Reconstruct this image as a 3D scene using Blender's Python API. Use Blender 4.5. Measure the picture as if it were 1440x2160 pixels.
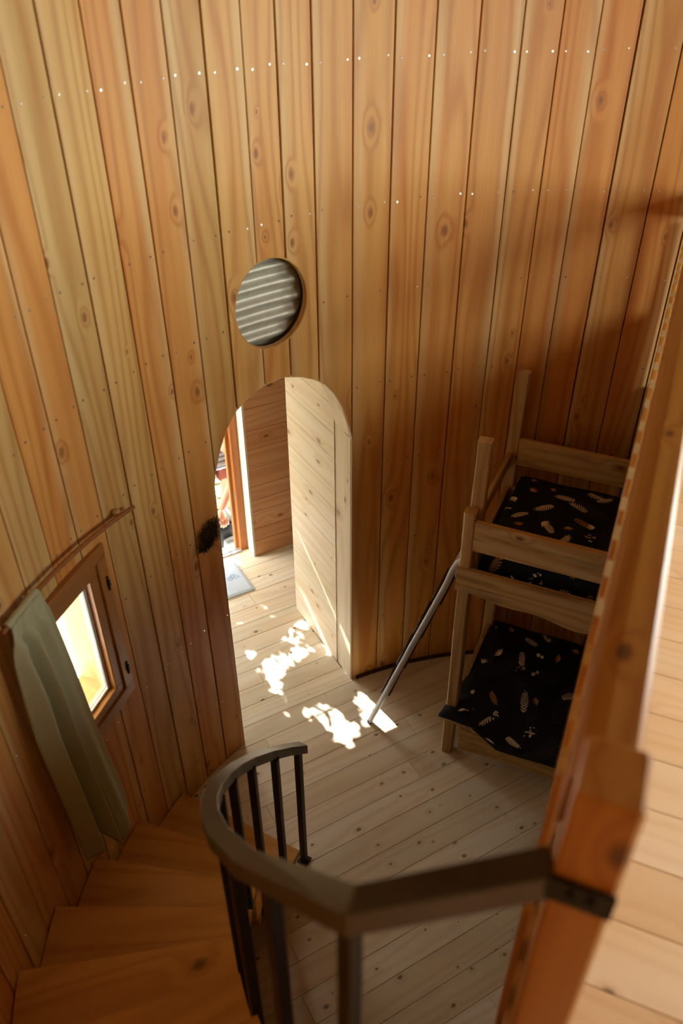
import bpy, bmesh, math, random
from mathutils import Vector, Matrix
random.seed(7)
PI = math.pi
def R(d): return math.radians(d)
for o in list(bpy.data.objects): bpy.data.objects.remove(o, do_unlink=True)
scn = bpy.context.scene
COL = scn.collection

# ------------------------------------------------------------------ camera
RAD = 1.935                       # inner radius of the round tower
cam_d = bpy.data.cameras.new('camera'); cam = bpy.data.objects.new('camera', cam_d); COL.objects.link(cam)
cam.location = (-1.5146, -0.7880, 3.443)
fw = Vector((0.39522, 0.70848, -0.58469)); rt = Vector((0.87148, -0.49040, -0.00515)); up = Vector((0.29038, 0.50751, 0.81124))
cam.rotation_euler = Matrix((rt, up, -fw)).transposed().to_euler()
cam_d.sensor_fit = 'VERTICAL'; cam_d.sensor_height = 36; cam_d.lens = 1686.34 / 2160 * 36
cam_d.clip_start = 0.02
cam_d.dof.use_dof = True; cam_d.dof.focus_distance = 4.0; cam_d.dof.aperture_fstop = 2.0
scn.camera = cam

# ------------------------------------------------------------------ light
w = bpy.data.worlds.new('world'); scn.world = w; w.use_nodes = True
bg = w.node_tree.nodes['Background']; bg.inputs[0].default_value = (0.955, 1.0, 0.985, 1); bg.inputs[1].default_value = 10.5
sun_d = bpy.data.lights.new('sun', 'SUN'); sun = bpy.data.objects.new('sun', sun_d); COL.objects.link(sun)
SUN = Vector((0.12, -1.0, -0.65))
sun.rotation_euler = SUN.to_track_quat('-Z', 'Y').to_euler(); sun_d.energy = 26; sun_d.angle = R(0.3); sun_d.color = (1, 0.95, 0.86)
def portal(loc, direction, sx, sy):
    d = bpy.data.lights.new('sky_portal', 'AREA'); d.shape = 'RECTANGLE'; d.size = sx; d.size_y = sy
    d.cycles.is_portal = True
    o = bpy.data.objects.new('sky_portal', d); COL.objects.link(o); o.location = loc
    o.rotation_euler = Vector(direction).to_track_quat('-Z', 'Z').to_euler()
scn.view_settings.view_transform = 'Standard'; scn.view_settings.look = 'None'
scn.view_settings.gamma = 1; scn.view_settings.use_curve_mapping = False
scn.view_settings.exposure = 0.84

# ------------------------------------------------------------------ helpers
def put(name, me, mat=None, parent=None, mw=None):
    o = bpy.data.objects.new(name, me); COL.objects.link(o)
    if mat and not me.materials: me.materials.append(mat)
    if mw is not None: o.matrix_world = mw
    if parent: 
        o.parent = parent
        o.matrix_parent_inverse = parent.matrix_basis.inverted()
    return o
def tag(o, label=None, cat=None, group=None, kind=None):
    if label: o['label'] = label
    if cat: o['category'] = cat
    if group: o['group'] = group
    if kind: o['kind'] = kind
    return o
def empty(name, loc=(0, 0, 0), label=None, cat=None, group=None, kind=None):
    o = bpy.data.objects.new(name, None); COL.objects.link(o); o.location = loc; o.empty_display_size = .1
    return tag(o, label, cat, group, kind)
def mesh(name, vs, fs, smooth=False):
    m = bpy.data.meshes.new(name); m.from_pydata([tuple(v) for v in vs], [], fs); m.validate(); m.update()
    bm = bmesh.new(); bm.from_mesh(m); bmesh.ops.recalc_face_normals(bm, faces=bm.faces); bm.to_mesh(m); bm.free()
    if smooth:
        for p in m.polygons: p.use_smooth = True
    return m
def bm2mesh(name, bm, smooth=False):
    bmesh.ops.recalc_face_normals(bm, faces=bm.faces)
    m = bpy.data.meshes.new(name); bm.to_mesh(m); bm.free()
    if smooth:
        for p in m.polygons: p.use_smooth = True
    return m
def frame(origin, xdir, zdir):
    """matrix whose local X/Z follow the two directions"""
    z = Vector(zdir).normalized(); x = Vector(xdir); x = (x - z * x.dot(z)).normalized(); y = z.cross(x)
    m = Matrix((x, y, z)).transposed().to_4x4(); m.translation = Vector(origin); return m
def bar_mesh(name, wx, wy, L, bev=.004, wob=0.0, seg=1, rnd=None):
    """square bar along local Z from 0 to L, chamfered edges, optional uneven sides"""
    b = min(bev, wx * .3, wy * .3); x, y = wx / 2, wy / 2
    prof = [(-x + b, -y), (x - b, -y), (x, -y + b), (x, y - b), (x - b, y), (-x + b, y), (-x, y - b), (-x, -y + b)]
    vs, fs = [], []; rnd = rnd or random
    for i in range(seg + 1):
        ox, oy = (rnd.uniform(-wob, wob), rnd.uniform(-wob, wob)) if wob else (0, 0)
        for k, (px, py) in enumerate(prof):
            q = .5 if wob else 0
            vs.append((px + ox + q * rnd.uniform(-wob, wob), py + oy + q * rnd.uniform(-wob, wob), L * i / seg))
    for i in range(seg):
        for k in range(8):
            a = i * 8 + k; c = i * 8 + (k + 1) % 8; fs.append((a, c, c + 8, a + 8))
    fs.append(tuple(range(7, -1, -1))); fs.append(tuple(range(seg * 8, seg * 8 + 8)))
    return mesh(name, vs, fs)
def bar(name, a, b, wx, wy, mat, parent, side=(0, 0, 1), bev=.004, wob=0, seg=1):
    a, b = Vector(a), Vector(b)
    return put(name, bar_mesh(name, wx, wy, (b - a).length, bev, wob, seg), mat, parent, frame(a, side, b - a))
def tube_mesh(name, pts, r, n=10, caps=True, smooth=True, radii=None):
    vs, fs = [], []; pts = [Vector(p) for p in pts]; ref = Vector((0.13, .27, .95))
    for i, p in enumerate(pts):
        t = (pts[min(i + 1, len(pts) - 1)] - pts[max(i - 1, 0)]).normalized()
        if abs(t.dot(ref)) > .97: ref = Vector((.9, .3, .1))
        u = t.cross(ref).normalized(); v = t.cross(u)
        rr = radii[i] if radii else r
        for k in range(n):
            a = 2 * PI * k / n; vs.append(p + (u * math.cos(a) + v * math.sin(a)) * rr)
    for i in range(len(pts) - 1):
        for k in range(n):
            a = i * n + k; b = i * n + (k + 1) % n; fs.append((a, b, b + n, a + n))
    if caps: fs.append(tuple(range(n - 1, -1, -1))); fs.append(tuple(range(len(vs) - n, len(vs))))
    return mesh(name, vs, fs, smooth)
def add_box(bm, c, s, mw=None):
    r = bmesh.ops.create_cube(bm, size=1)
    for v in r['verts']:
        v.co = Vector((v.co.x * s[0] + c[0], v.co.y * s[1] + c[1], v.co.z * s[2] + c[2]))
        if mw is not None: v.co = mw @ v.co
def prism(name, poly, z0, z1):
    n = len(poly); vs = [(x, y, z0) for x, y in poly] + [(x, y, z1) for x, y in poly]
    fs = [tuple(range(n - 1, -1, -1)), tuple(range(n, 2 * n))] + [(i, (i + 1) % n, (i + 1) % n + n, i + n) for i in range(n)]
    return mesh(name, vs, fs)
def cut(objs, cutters):
    for o in objs:
        for c in cutters:
            md = o.modifiers.new('b', 'BOOLEAN'); md.operation = 'DIFFERENCE'; md.object = c; md.solver = 'EXACT'
    bpy.context.view_layer.update()
    dg = bpy.context.evaluated_depsgraph_get()
    new = {o: bpy.data.meshes.new_from_object(o.evaluated_get(dg)) for o in objs}
    for o, m in new.items():
        o.modifiers.clear(); o.data = m

# ------------------------------------------------------------------ materials
def nodes(name):
    m = bpy.data.materials.new(name); m.use_nodes = True; nt = m.node_tree
    return m, nt, nt.nodes['Principled BSDF']
def N(nt, t, **k):
    n = nt.nodes.new(t)
    for a, b in k.items():
        if a in n.bl_rna.properties: setattr(n, a, b)
        else: n.inputs[a].default_value = b
    return n
def MA(nt, op, a, b=None, c=None):
    n = nt.nodes.new('ShaderNodeMath'); n.operation = op
    for i, v in enumerate((a, b, c)):
        if v is None: continue
        if hasattr(v, 'links'): nt.links.new(v, n.inputs[i])
        else: n.inputs[i].default_value = v
    return n.outputs[0]
def MIX(nt, f, a, b, mode='MIX'):
    n = nt.nodes.new('ShaderNodeMix'); n.data_type = 'RGBA'; n.blend_type = mode; n.clamp_factor = True
    for s, v in ((n.inputs[0], f), (n.inputs[6], a), (n.inputs[7], b)):
        if hasattr(v, 'links'): nt.links.new(v, s)
        elif isinstance(v, (int, float)): s.default_value = v
        else: s.default_value = (*v[:3], 1)
    return n.outputs[2]
def sc(c):      # sRGB 0..255 -> linear
    return tuple(((v / 255) / 12.92 if v <= 10 else (((v / 255) + .055) / 1.055) ** 2.4) for v in c)
def wood(name, tones, knot=(0.16, .065, .02), dark=.55, rough=.5, kn=.45, kscale=(7.5, 4.2), grain=1.0, coat=0.0, bump=.12, kr=.11, sap=0.0, own=False, grime=0.0, halo_s=.32, vary=0.0):
    """tones: plank colours picked per object; grain runs along local Z, the board's width along local X"""
    m, nt, bs = nodes(name); L = nt.links.new
    tc = N(nt, 'ShaderNodeTexCoord'); oi = N(nt, 'ShaderNodeObjectInfo')
    off = N(nt, 'ShaderNodeCombineXYZ')
    for i, k in enumerate((17.3, 31.7, 53.1)): L(MA(nt, 'MULTIPLY', oi.outputs['Random'], k), off.inputs[i])
    ad = N(nt, 'ShaderNodeVectorMath', operation='ADD'); L(tc.outputs['Object'], ad.inputs[0]); L(off.outputs[0], ad.inputs[1])
    P = ad.outputs[0]
    def mapped(s):
        n = N(nt, 'ShaderNodeVectorMath', operation='MULTIPLY'); L(P, n.inputs[0]); n.inputs[1].default_value = s; return n.outputs[0]
    # knots
    wob = N(nt, 'ShaderNodeTexNoise', Scale=1.0, Detail=2.0); L(mapped((30, 30, 14)), wob.inputs['Vector'])
    vo = N(nt, 'ShaderNodeTexVoronoi', Scale=1.0); vo.voronoi_dimensions = '2D'
    sep = N(nt, 'ShaderNodeSeparateXYZ'); L(mapped((kscale[0], kscale[0], kscale[1])), sep.inputs[0])
    cb = N(nt, 'ShaderNodeCombineXYZ'); L(MA(nt, 'ADD', sep.outputs[0], MA(nt, 'MULTIPLY', sep.outputs[1], .6)), cb.inputs[0]); L(sep.outputs[2], cb.inputs[1])
    L(cb.outputs[0], vo.inputs['Vector'])
    sc3 = N(nt, 'ShaderNodeSeparateColor'); L(vo.outputs['Color'], sc3.inputs[0])
    has = MA(nt, 'LESS_THAN', sc3.outputs[0], kn)
    rad = MA(nt, 'MULTIPLY_ADD', sc3.outputs[1], kr, kr * .25)
    dn = MA(nt, 'DIVIDE', MA(nt, 'ADD', vo.outputs['Distance'], MA(nt, 'MULTIPLY_ADD', wob.outputs[0], .11, -.055)), rad)   # 1 at the knot's rim
    core = N(nt, 'ShaderNodeMapRange', clamp=True); core.inputs[1].default_value = .35; core.inputs[2].default_value = 1.0; core.inputs[3].default_value = 1; core.inputs[4].default_value = 0
    L(dn, core.inputs[0])
    kmask = MA(nt, 'MULTIPLY', core.outputs[0], has)
    halo = N(nt, 'ShaderNodeMapRange', clamp=True); halo.inputs[1].default_value = .6; halo.inputs[2].default_value = 3.6; halo.inputs[3].default_value = 1; halo.inputs[4].default_value = 0
    L(dn, halo.inputs[0]); hmask = MA(nt, 'MULTIPLY', MA(nt, 'POWER', halo.outputs[0], 2.0), has)
    # growth rings
    lo = N(nt, 'ShaderNodeTexNoise', Scale=1.0, Detail=1.5); L(mapped((5, 5, .55)), lo.inputs['Vector'])
    sx = N(nt, 'ShaderNodeSeparateXYZ'); L(P, sx.inputs[0])
    ph = MA(nt, 'ADD', MA(nt, 'MULTIPLY', sx.outputs[0], 95), MA(nt, 'ADD', MA(nt, 'MULTIPLY', lo.outputs[0], 42), MA(nt, 'MULTIPLY', hmask, 9)))
    ring = MA(nt, 'POWER', MA(nt, 'MULTIPLY_ADD', MA(nt, 'SINE', ph), .5, .5), 2.2)
    fine = N(nt, 'ShaderNodeTexNoise', Scale=1.0, Detail=3.0); L(mapped((230, 230, 4)), fine.inputs['Vector'])
    broad = N(nt, 'ShaderNodeTexNoise', Scale=1.0, Detail=2.0); L(mapped((9, 9, 1.1)), broad.inputs['Vector'])
    # plank tone
    cr = N(nt, 'ShaderNodeValToRGB'); cr.color_ramp.interpolation = 'CONSTANT' if len(tones) > 3 else 'LINEAR'
    while len(cr.color_ramp.elements) < len(tones): cr.color_ramp.elements.new(.5)
    for i, t in enumerate(tones):
        e = cr.color_ramp.elements[i]; e.position = i / len(tones); e.color = (*sc(t), 1)
    rnd2 = MA(nt, 'FRACT', MA(nt, 'MULTIPLY', oi.outputs['Random'], 7.77)); L(rnd2, cr.inputs[0])
    base = oi.outputs['Color'] if own else cr.outputs[0]
    bmap = N(nt, 'ShaderNodeMapRange', clamp=True); bmap.inputs[1].default_value = .35; bmap.inputs[2].default_value = .68; L(broad.outputs[0], bmap.inputs[0])
    c = MIX(nt, MA(nt, 'MULTIPLY', bmap.outputs[0], .55), base, (.93, .80, .62), 'MULTIPLY')
    if grime:    # weathered dark streaks of rough-sawn, unwashed timber
        gn = N(nt, 'ShaderNodeTexNoise', Scale=1.0, Detail=5.0); L(mapped((26, 26, 3.2)), gn.inputs['Vector'])
        gm = N(nt, 'ShaderNodeMapRange', clamp=True); gm.inputs[1].default_value = .56; gm.inputs[2].default_value = .74; L(gn.outputs[0], gm.inputs[0])
        c = MIX(nt, MA(nt, 'MULTIPLY', gm.outputs[0], grime), c, (.10, .06, .03))
    if sap:      # pale sapwood along one edge of the board
        so = N(nt, 'ShaderNodeSeparateXYZ'); L(tc.outputs['Object'], so.inputs[0])
        sgn = MA(nt, 'MULTIPLY_ADD', MA(nt, 'GREATER_THAN', MA(nt, 'FRACT', MA(nt, 'MULTIPLY', oi.outputs['Random'], 13.3)), .5), 2.0, -1.0)
        sm = N(nt, 'ShaderNodeMapRange', clamp=True); sm.inputs[1].default_value = .026; sm.inputs[2].default_value = .058
        L(MA(nt, 'ADD', MA(nt, 'MULTIPLY', so.outputs[0], sgn), MA(nt, 'MULTIPLY_ADD', lo.outputs[0], .09, -.045)), sm.inputs[0])
        c = MIX(nt, MA(nt, 'MULTIPLY', sm.outputs[0], sap), c, sc((232, 206, 152)))
    if vary:     # warm heartwood stretches along the board
        hn = N(nt, 'ShaderNodeTexNoise', Scale=1.0, Detail=3.0); L(mapped((11, 11, .9)), hn.inputs['Vector'])
        hm = N(nt, 'ShaderNodeMapRange', clamp=True); hm.inputs[1].default_value = .47; hm.inputs[2].default_value = .66; L(hn.outputs[0], hm.inputs[0])
        c = MIX(nt, MA(nt, 'MULTIPLY', hm.outputs[0], vary), c, (.90, .70, .50), 'MULTIPLY')
        ol = N(nt, 'ShaderNodeMapRange', clamp=True); ol.inputs[1].default_value = .44; ol.inputs[2].default_value = .30; L(hn.outputs[0], ol.inputs[0])
        c = MIX(nt, MA(nt, 'MULTIPLY', ol.outputs[0], vary * .6), c, (.80, .84, .78), 'MULTIPLY')
    g = MA(nt, 'MULTIPLY', MA(nt, 'ADD', MA(nt, 'MULTIPLY', ring, .55), MA(nt, 'MULTIPLY', fine.outputs[0], .55)), dark * grain)
    c = MIX(nt, g, c, (.66, .47, .30), 'MULTIPLY')
    c = MIX(nt, MA(nt, 'MULTIPLY', hmask, halo_s), c, (.72, .48, .30), 'MULTIPLY')
    c = MIX(nt, MA(nt, 'MULTIPLY', kmask, .85), c, knot)
    L(c, bs.inputs['Base Color']); bs.inputs['Roughness'].default_value = rough
    bs.inputs['Specular IOR Level'].default_value = .35
    if coat: bs.inputs['Coat Weight'].default_value = coat; bs.inputs['Coat Roughness'].default_value = .25
    bp = N(nt, 'ShaderNodeBump', Strength=bump, Distance=.002); L(MA(nt, 'SUBTRACT', fine.outputs[0], MA(nt, 'MULTIPLY', kmask, .6)), bp.inputs['Height']); L(bp.outputs[0], bs.inputs['Normal'])
    return m
def plain(name, col, rough=.6, metal=0.0, noise=0.0, nscale=20, bump=0.0, spec=.4):
    m, nt, bs = nodes(name); L = nt.links.new
    if noise or bump:
        tc = N(nt, 'ShaderNodeTexCoord'); no = N(nt, 'ShaderNodeTexNoise', Scale=nscale, Detail=4.0); L(tc.outputs['Object'], no.inputs[0])
    if noise:
        L(MIX(nt, no.outputs[0], tuple(v * (1 - noise) for v in sc(col)), tuple(min(1, v * (1 + noise)) for v in sc(col))), bs.inputs[0])
    else: bs.inputs[0].default_value = (*sc(col), 1)
    if bump:
        b = N(nt, 'ShaderNodeBump', Strength=bump, Distance=.003); L(no.outputs[0], b.inputs['Height']); L(b.outputs[0], bs.inputs['Normal'])
    bs.inputs['Roughness'].default_value = rough; bs.inputs['Metallic'].default_value = metal; bs.inputs['Specular IOR Level'].default_value = spec
    return m
M = {}
M['wall'] = wood('larch_lining', [(230, 186, 118), (224, 168, 94), (212, 180, 116), (228, 176, 102), (220, 166, 90), (216, 184, 122), (222, 160, 86), (226, 178, 108)], knot=(.27, .11, .035), rough=.46, kn=.26, dark=.85, sap=.5, own=True, vary=.6)
M['corr'] = wood('pale_corridor_boards', [(228, 222, 204), (220, 212, 190), (230, 222, 206)], knot=(.30, .17, .09), rough=.55, kn=.4, dark=.35)
M['redwall'] = wood('reddish_boards', [(222, 168, 124), (214, 158, 112), (228, 176, 132)], knot=(.22, .08, .03), rough=.5, kn=.5)
M['floor'] = wood('pale_floor', [(229, 225, 213), (221, 215, 201), (233, 229, 219), (227, 219, 205), (219, 212, 196)], knot=(.15, .09, .05), rough=.36, kn=.58, halo_s=.12, kscale=(9, 6.5), dark=.4, kr=.085)
M['loft'] = wood('loft_floor', [(224, 192, 152), (218, 184, 142), (228, 200, 164)], knot=(.17, .09, .045), rough=.45, kn=.5, kscale=(7, 5), dark=.3, kr=.12)
M['tread'] = wood('stair_treads', [(216, 168, 92), (208, 160, 84), (222, 174, 100)], rough=.36, kn=.3, kscale=(5, 3), dark=.6)
M['bed'] = wood('rough_bed_timber', [(196, 172, 124), (186, 160, 112), (204, 180, 134)], knot=(.12, .07, .03), rough=.65, kn=.5, dark=.9, grime=.6)
M['rail'] = wood('oiled_rail', [(188, 134, 56), (178, 126, 50)], knot=(.1, .035, .01), rough=.38, kn=.5, dark=.85, coat=.15)
M['slat'] = wood('pale_slats', [(206, 178, 124), (188, 158, 104)], rough=.55, kn=.2, dark=.4)
M['winwood'] = wood('varnished_window_wood', [(168, 118, 56), (160, 110, 50)], rough=.38, kn=.15, dark=.6, coat=.08)
M['reveal'] = wood('cream_reveal', [(236, 212, 160), (232, 206, 150)], rough=.6, kn=.3, dark=.3)
M['doorwood'] = wood('door_frame_wood', [(184, 118, 60), (176, 112, 56)], rough=.35, kn=.1, dark=.6, coat=.2)
M['twig'] = wood('rod_wood', [(150, 96, 46), (140, 88, 40)], rough=.5, kn=.2)
M['darkwood'] = wood('dark_ceiling_boards', [(104, 70, 42), (96, 64, 38)], rough=.6)
M['gap'] = plain('dark_gap', (38, 24, 12), .9)
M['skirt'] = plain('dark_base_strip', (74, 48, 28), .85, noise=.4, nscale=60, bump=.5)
M['steel'] = plain('dark_bare_steel', (74, 66, 54), .38, .3, noise=.25, nscale=14)
M['balus'] = plain('black_steel', (28, 25, 21), .45, .4, noise=.2)
M['alu'] = plain('aluminium', (176, 178, 182), .58, .3)
M['rung'] = plain('brown_rung_tread', (52, 34, 24), .6)
M['galv'] = plain('galvanised_sheet', (206, 204, 184), .46, .4, noise=.2, nscale=30)
M['screw'] = plain('zinc_screw', (222, 222, 218), .25, .9)
M['iron'] = plain('dark_iron', (42, 34, 28), .5, .6)
M['brass'] = plain('brass_strip', (214, 160, 84), .35, .8)
M['seal'] = plain('grey_seal', (92, 96, 100), .5)
M['white'] = plain('white_spacer', (232, 232, 228), .5)
M['curtain'] = plain('sage_linen', (170, 170, 136), .85, noise=.1, nscale=300, bump=.15, spec=.15)
M['cover'] = plain('navy_black_cotton', (20, 22, 30), .8, noise=.25, nscale=8, spec=.2)
M['leafw'] = plain('print_offwhite', (222, 212, 190), .8); M['leafo'] = plain('print_tan', (188, 130, 70), .8); M['leafg'] = plain('print_charcoal', (58, 56, 54), .8)
M['rug'] = plain('pale_blue_rug', (176, 188, 204), .95, noise=.08, nscale=120, bump=.4); M['rugp'] = plain('rug_line_print', (112, 138, 182), .95)
M['tuft'] = plain('dried_moss', (58, 44, 26), .9, noise=.5, nscale=25); M['tuftg'] = plain('dried_green', (66, 68, 36), .9)
M['gravel'] = plain('gravel_ground', (84, 74, 50), .95, noise=.35, nscale=40, bump=.6); M['stone'] = plain('gravel_stones', (128, 116, 84), .9, noise=.3, nscale=9)
M['skin'] = plain('skin', (200, 146, 118), .55, noise=.06, nscale=12); M['hair'] = plain('brown_hair', (78, 54, 34), .6, noise=.3, nscale=60)
M['shorts'] = plain('rust_shorts', (124, 62, 44), .85, noise=.12, nscale=20); M['shoe'] = plain('grey_shoe', (90, 88, 86), .7)
M['bag'] = plain('black_bag', (34, 36, 38), .7, noise=.2, nscale=15); M['bagg'] = plain('grey_bag_trim', (116, 118, 112), .6)
M['bark'] = plain('bark', (96, 78, 58), .9, noise=.3, nscale=12, bump=.6); M['leaf'] = plain('tree_leaf', (92, 128, 56), .6)
M['mattress'] = M['cover']
def shirt_mat():
    m, nt, bs = nodes('striped_shirt'); L = nt.links.new
    tc = N(nt, 'ShaderNodeTexCoord'); sx = N(nt, 'ShaderNodeSeparateXYZ'); L(tc.outputs['Object'], sx.inputs[0])
    s = MA(nt, 'GREATER_THAN', MA(nt, 'SINE', MA(nt, 'MULTIPLY', MA(nt, 'ADD', sx.outputs[2], MA(nt, 'MULTIPLY', sx.outputs[1], .8)), 190)), .55)
    L(MIX(nt, s, sc((178, 180, 182)), sc((92, 104, 132))), bs.inputs[0]); bs.inputs['Roughness'].default_value = .9
    return m
M['shirt'] = shirt_mat()
def glass_mat():
    m = bpy.data.materials.new('window_glass'); m.use_nodes = True; nt = m.node_tree; nt.nodes.clear(); L = nt.links.new
    o = N(nt, 'ShaderNodeOutputMaterial'); mx = N(nt, 'ShaderNodeMixShader'); t = N(nt, 'ShaderNodeBsdfTransparent'); g = N(nt, 'ShaderNodeBsdfGlossy')
    t.inputs[0].default_value = (.95, .97, .96, 1); g.inputs['Roughness'].default_value = .02
    lw = N(nt, 'ShaderNodeLayerWeight'); lw.inputs[0].default_value = .2
    L(MA(nt, 'MULTIPLY_ADD', lw.outputs['Fresnel'], .5, .02), mx.inputs[0]); L(t.outputs[0], mx.inputs[1]); L(g.outputs[0], mx.inputs[2]); L(mx.outputs[0], o.inputs[0])
    return m
M['glass'] = glass_mat()

def cyl(az, r, z): return Vector((r * math.sin(R(az)), r * math.cos(R(az)), z))

# ================================================================== STRUCTURE
WALL_TOP = 4.3
ARCH = [(0.06, -.2), (0.06, 1.593), (0.048, 1.653), (0.024, 1.738), (-0.017, 1.824), (-0.071, 1.891), (-0.131, 1.933), (-0.184, 1.958), (-0.271, 1.983), (-0.372, 1.976), (-0.441, 1.953), (-0.512, 1.912), (-0.568, 1.845), (-0.603, 1.777), (-0.633, 1.697), (-0.648, 1.63), (-0.648, -.2)]
def arch_prism(name, y0, y1, grow=0.0):
    p = [(x + (grow if x > -.3 else -grow) * (1 if abs(x + .294) > .05 else 0), z + (grow if z > 1.62 else 0)) for x, z in ARCH]
    n = len(p); vs = [(x, y0, z) for x, z in p] + [(x, y1, z) for x, z in p]
    fs = [tuple(range(n)), tuple(range(2 * n - 1, n - 1, -1))] + [(i, (i + 1) % n, (i + 1) % n + n, i + n) for i in range(n)]
    return put(name, mesh(name, vs, fs))
cut_arch = arch_prism('cut_arch', 1.4, 2.3)
def round_prism(name, az, z, r, r0, r1, n=48):
    d = cyl(az, 1, 0); t = Vector((d.y, -d.x, 0)); vs = []
    for rr in (r0, r1):
        for k in range(n):
            a = 2 * PI * k / n; vs.append(d * rr + t * r * math.cos(a) + Vector((0, 0, z + r * 1.06 * math.sin(a))))
    fs = [tuple(range(n)), tuple(range(2 * n - 1, n - 1, -1))] + [(i, (i + 1) % n, (i + 1) % n + n, i + n) for i in range(n)]
    return put(name, mesh(name, vs, fs))
def box_cut(name, az, w_, z0, z1, r0, r1):
    d = cyl(az, 1, 0); t = Vector((d.y, -d.x, 0)); bm = bmesh.new()
    mw = Matrix((t, d, Vector((0, 0, 1)))).transposed().to_4x4()
    add_box(bm, (0, (r0 + r1) / 2, (z0 + z1) / 2), (w_, r1 - r0, z1 - z0), mw)
    return put(name, bm2mesh(name, bm))
RW_AZ, RW_Z, RW_R = -9.25, 2.303, .168
cut_round = round_prism('cut_round', RW_AZ, RW_Z, RW_R, 1.7, 2.02)
WIN_AZ, WIN_W, WZ0, WZ1 = -43.9, .425, 1.005, 1.742
cut_win = box_cut('cut_win', WIN_AZ, WIN_W - .004, WZ0 + .002, WZ1 - .002, 1.75, 2.35)
UPW = [(98, 1.15, 2.25, 3.45), (150, 1.25, 2.3, 3.55)]     # upper windows out of frame: azimuth, width, z range
cut_up = [box_cut('cut_up', a, w_ - .004, z0 + .002, z1 - .002, 1.6, 2.4) for a, w_, z0, z1 in UPW]
seams = [-62.65, -57.9, -53.35, -48.9, -44.56, -40.39, -36.33, -32.0, -27.6, -23.45, -19.25, -15.08, -10.8, -6.98, -2.93, 1.81, 6.6, 11.3, 16.2, 20.98, 25.2, 29.24, 33.55, 38.32, 42.9, 47.3]
while seams[0] > -175: seams.insert(0, seams[0] - random.uniform(4.1, 4.7))
while seams[-1] < seams[0] + 360 - 6.5: seams.append(seams[-1] + random.uniform(4.1, 4.7))
seams.append(seams[0] + 360)

def ring_shell(name, r0, r1, z0, z1, n=120):
    vs, fs = [], []
    for k in range(n):
        a = 360 * k / n
        for r, z in ((r0, z0), (r1, z0), (r1, z1), (r0, z1)): vs.append(cyl(a, r, z))
    for k in range(n):
        b = (k + 1) % n
        for i in range(4): fs.append((k * 4 + i, k * 4 + (i + 1) % 4, b * 4 + (i + 1) % 4, b * 4 + i))
    return mesh(name, vs, fs)
wall = put('wall_back', ring_shell('wall_back', RAD + .026, RAD + .05, 0, WALL_TOP), M['gap']); tag(wall, kind='structure')
cut([wall], [arch_prism('cut_arch_wide', 1.4, 2.3, .004), cut_round, cut_win] + cut_up)
planks = []; cutlist = {}
rp = random.Random(3)
SCREW_Z = [3.65, 3.10, 2.608, 2.255, 1.843, 1.42, .93, .42]
screw_bm = bmesh.new()
TONES = {-62.65: (220, 160, 86), -57.9: (218, 158, 84), -53.35: (214, 166, 94), -48.9: (206, 178, 116), -44.56: (222, 160, 84), -40.39: (220, 158, 82), -36.33: (204, 176, 112), -32.0: (220, 184, 112), -27.6: (224, 162, 84),
         -23.45: (224, 166, 88), -19.25: (208, 172, 102), -15.08: (230, 188, 112), -10.8: (230, 180, 102), -6.98: (228, 178, 100), -2.93: (222, 170, 92), 1.81: (224, 168, 84), 6.6: (224, 160, 76), 11.3: (222, 160, 80),
         16.2: (218, 152, 74), 20.98: (216, 152, 74), 25.2: (220, 150, 72), 29.24: (222, 150, 70), 33.55: (206, 150, 78), 38.32: (214, 144, 68), 42.9: (212, 150, 76)}
for i in range(len(seams) - 1):
    a0, a1 = seams[i], seams[i + 1]
    A, B = cyl(a0, RAD, 0), cyl(a1, RAD, 0); Wd = (B - A).length; am = (a0 + a1) / 2
    rr = RAD * math.cos(R((a1 - a0) / 2)) + rp.uniform(0, .0025)
    g0, g1 = rp.uniform(.0012, .0036), rp.uniform(.0012, .0036); h = Wd / 2; c = .002
    prof = [(-h + g0, c), (-h + g0 + c, 0), (h - g1 - c, 0), (h - g1, c), (h - g1, .024), (-h + g0, .024)]
    vs = [(x, y, 0) for x, y in prof] + [(x, y, WALL_TOP) for x, y in prof]
    fs = [(5, 4, 3, 2, 1, 0), (6, 7, 8, 9, 10, 11)] + [(k, (k + 1) % 6, (k + 1) % 6 + 6, k + 6) for k in range(6)]
    d = cyl(am, 1, 0); mw = Matrix((Vector((d.y, -d.x, 0)), d, Vector((0, 0, 1)))).transposed().to_4x4(); mw.translation = d * rr
    o = put('plank', mesh('plank', vs, fs), M['wall'], wall, mw)
    key = min(TONES, key=lambda q: abs(q - a0)); tone = TONES[key] if abs(key - a0) < .3 else rp.choice(list(TONES.values()))
    tone = [.7 * a + .3 * b for a, b in zip(tone, (228, 188, 122))]; o.color = (*sc(tone), 1)
    cs = []
    if -26 < am < 8: cs += [cut_arch, cut_round]
    if -58 < am < -32: cs.append(cut_win)
    for (ua, uw, _, _), cu in zip(UPW, cut_up):
        if abs((am - ua + 180) % 360 - 180) < math.degrees(uw / 2 / RAD) + 6: cs.append(cu)
    if cs: cutlist[o] = cs
    for z in SCREW_Z:
        for sx_ in (-h + .028, h - .028):
            zz = z + rp.uniform(-.006, .006); p = mw @ Vector((sx_ + rp.uniform(-.006, .006), -.0006, zz))
            if -.66 < p.x < .07 and p.y > 1 and zz < 2.0: continue
            if (p - cyl(RW_AZ, RAD, RW_Z)).length < .19: continue
            if -51 < am < -37 and .98 < zz < 1.76: continue
            mm = mw.copy(); mm.translation = p
            bmesh.ops.create_cone(screw_bm, cap_ends=True, segments=7, radius1=.0048, radius2=.0036, depth=.0016, matrix=mm @ Matrix.Rotation(R(90) + rp.uniform(-.15, .15), 4, 'X'))
for o, cs in cutlist.items():
    cut([o], cs)
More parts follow.
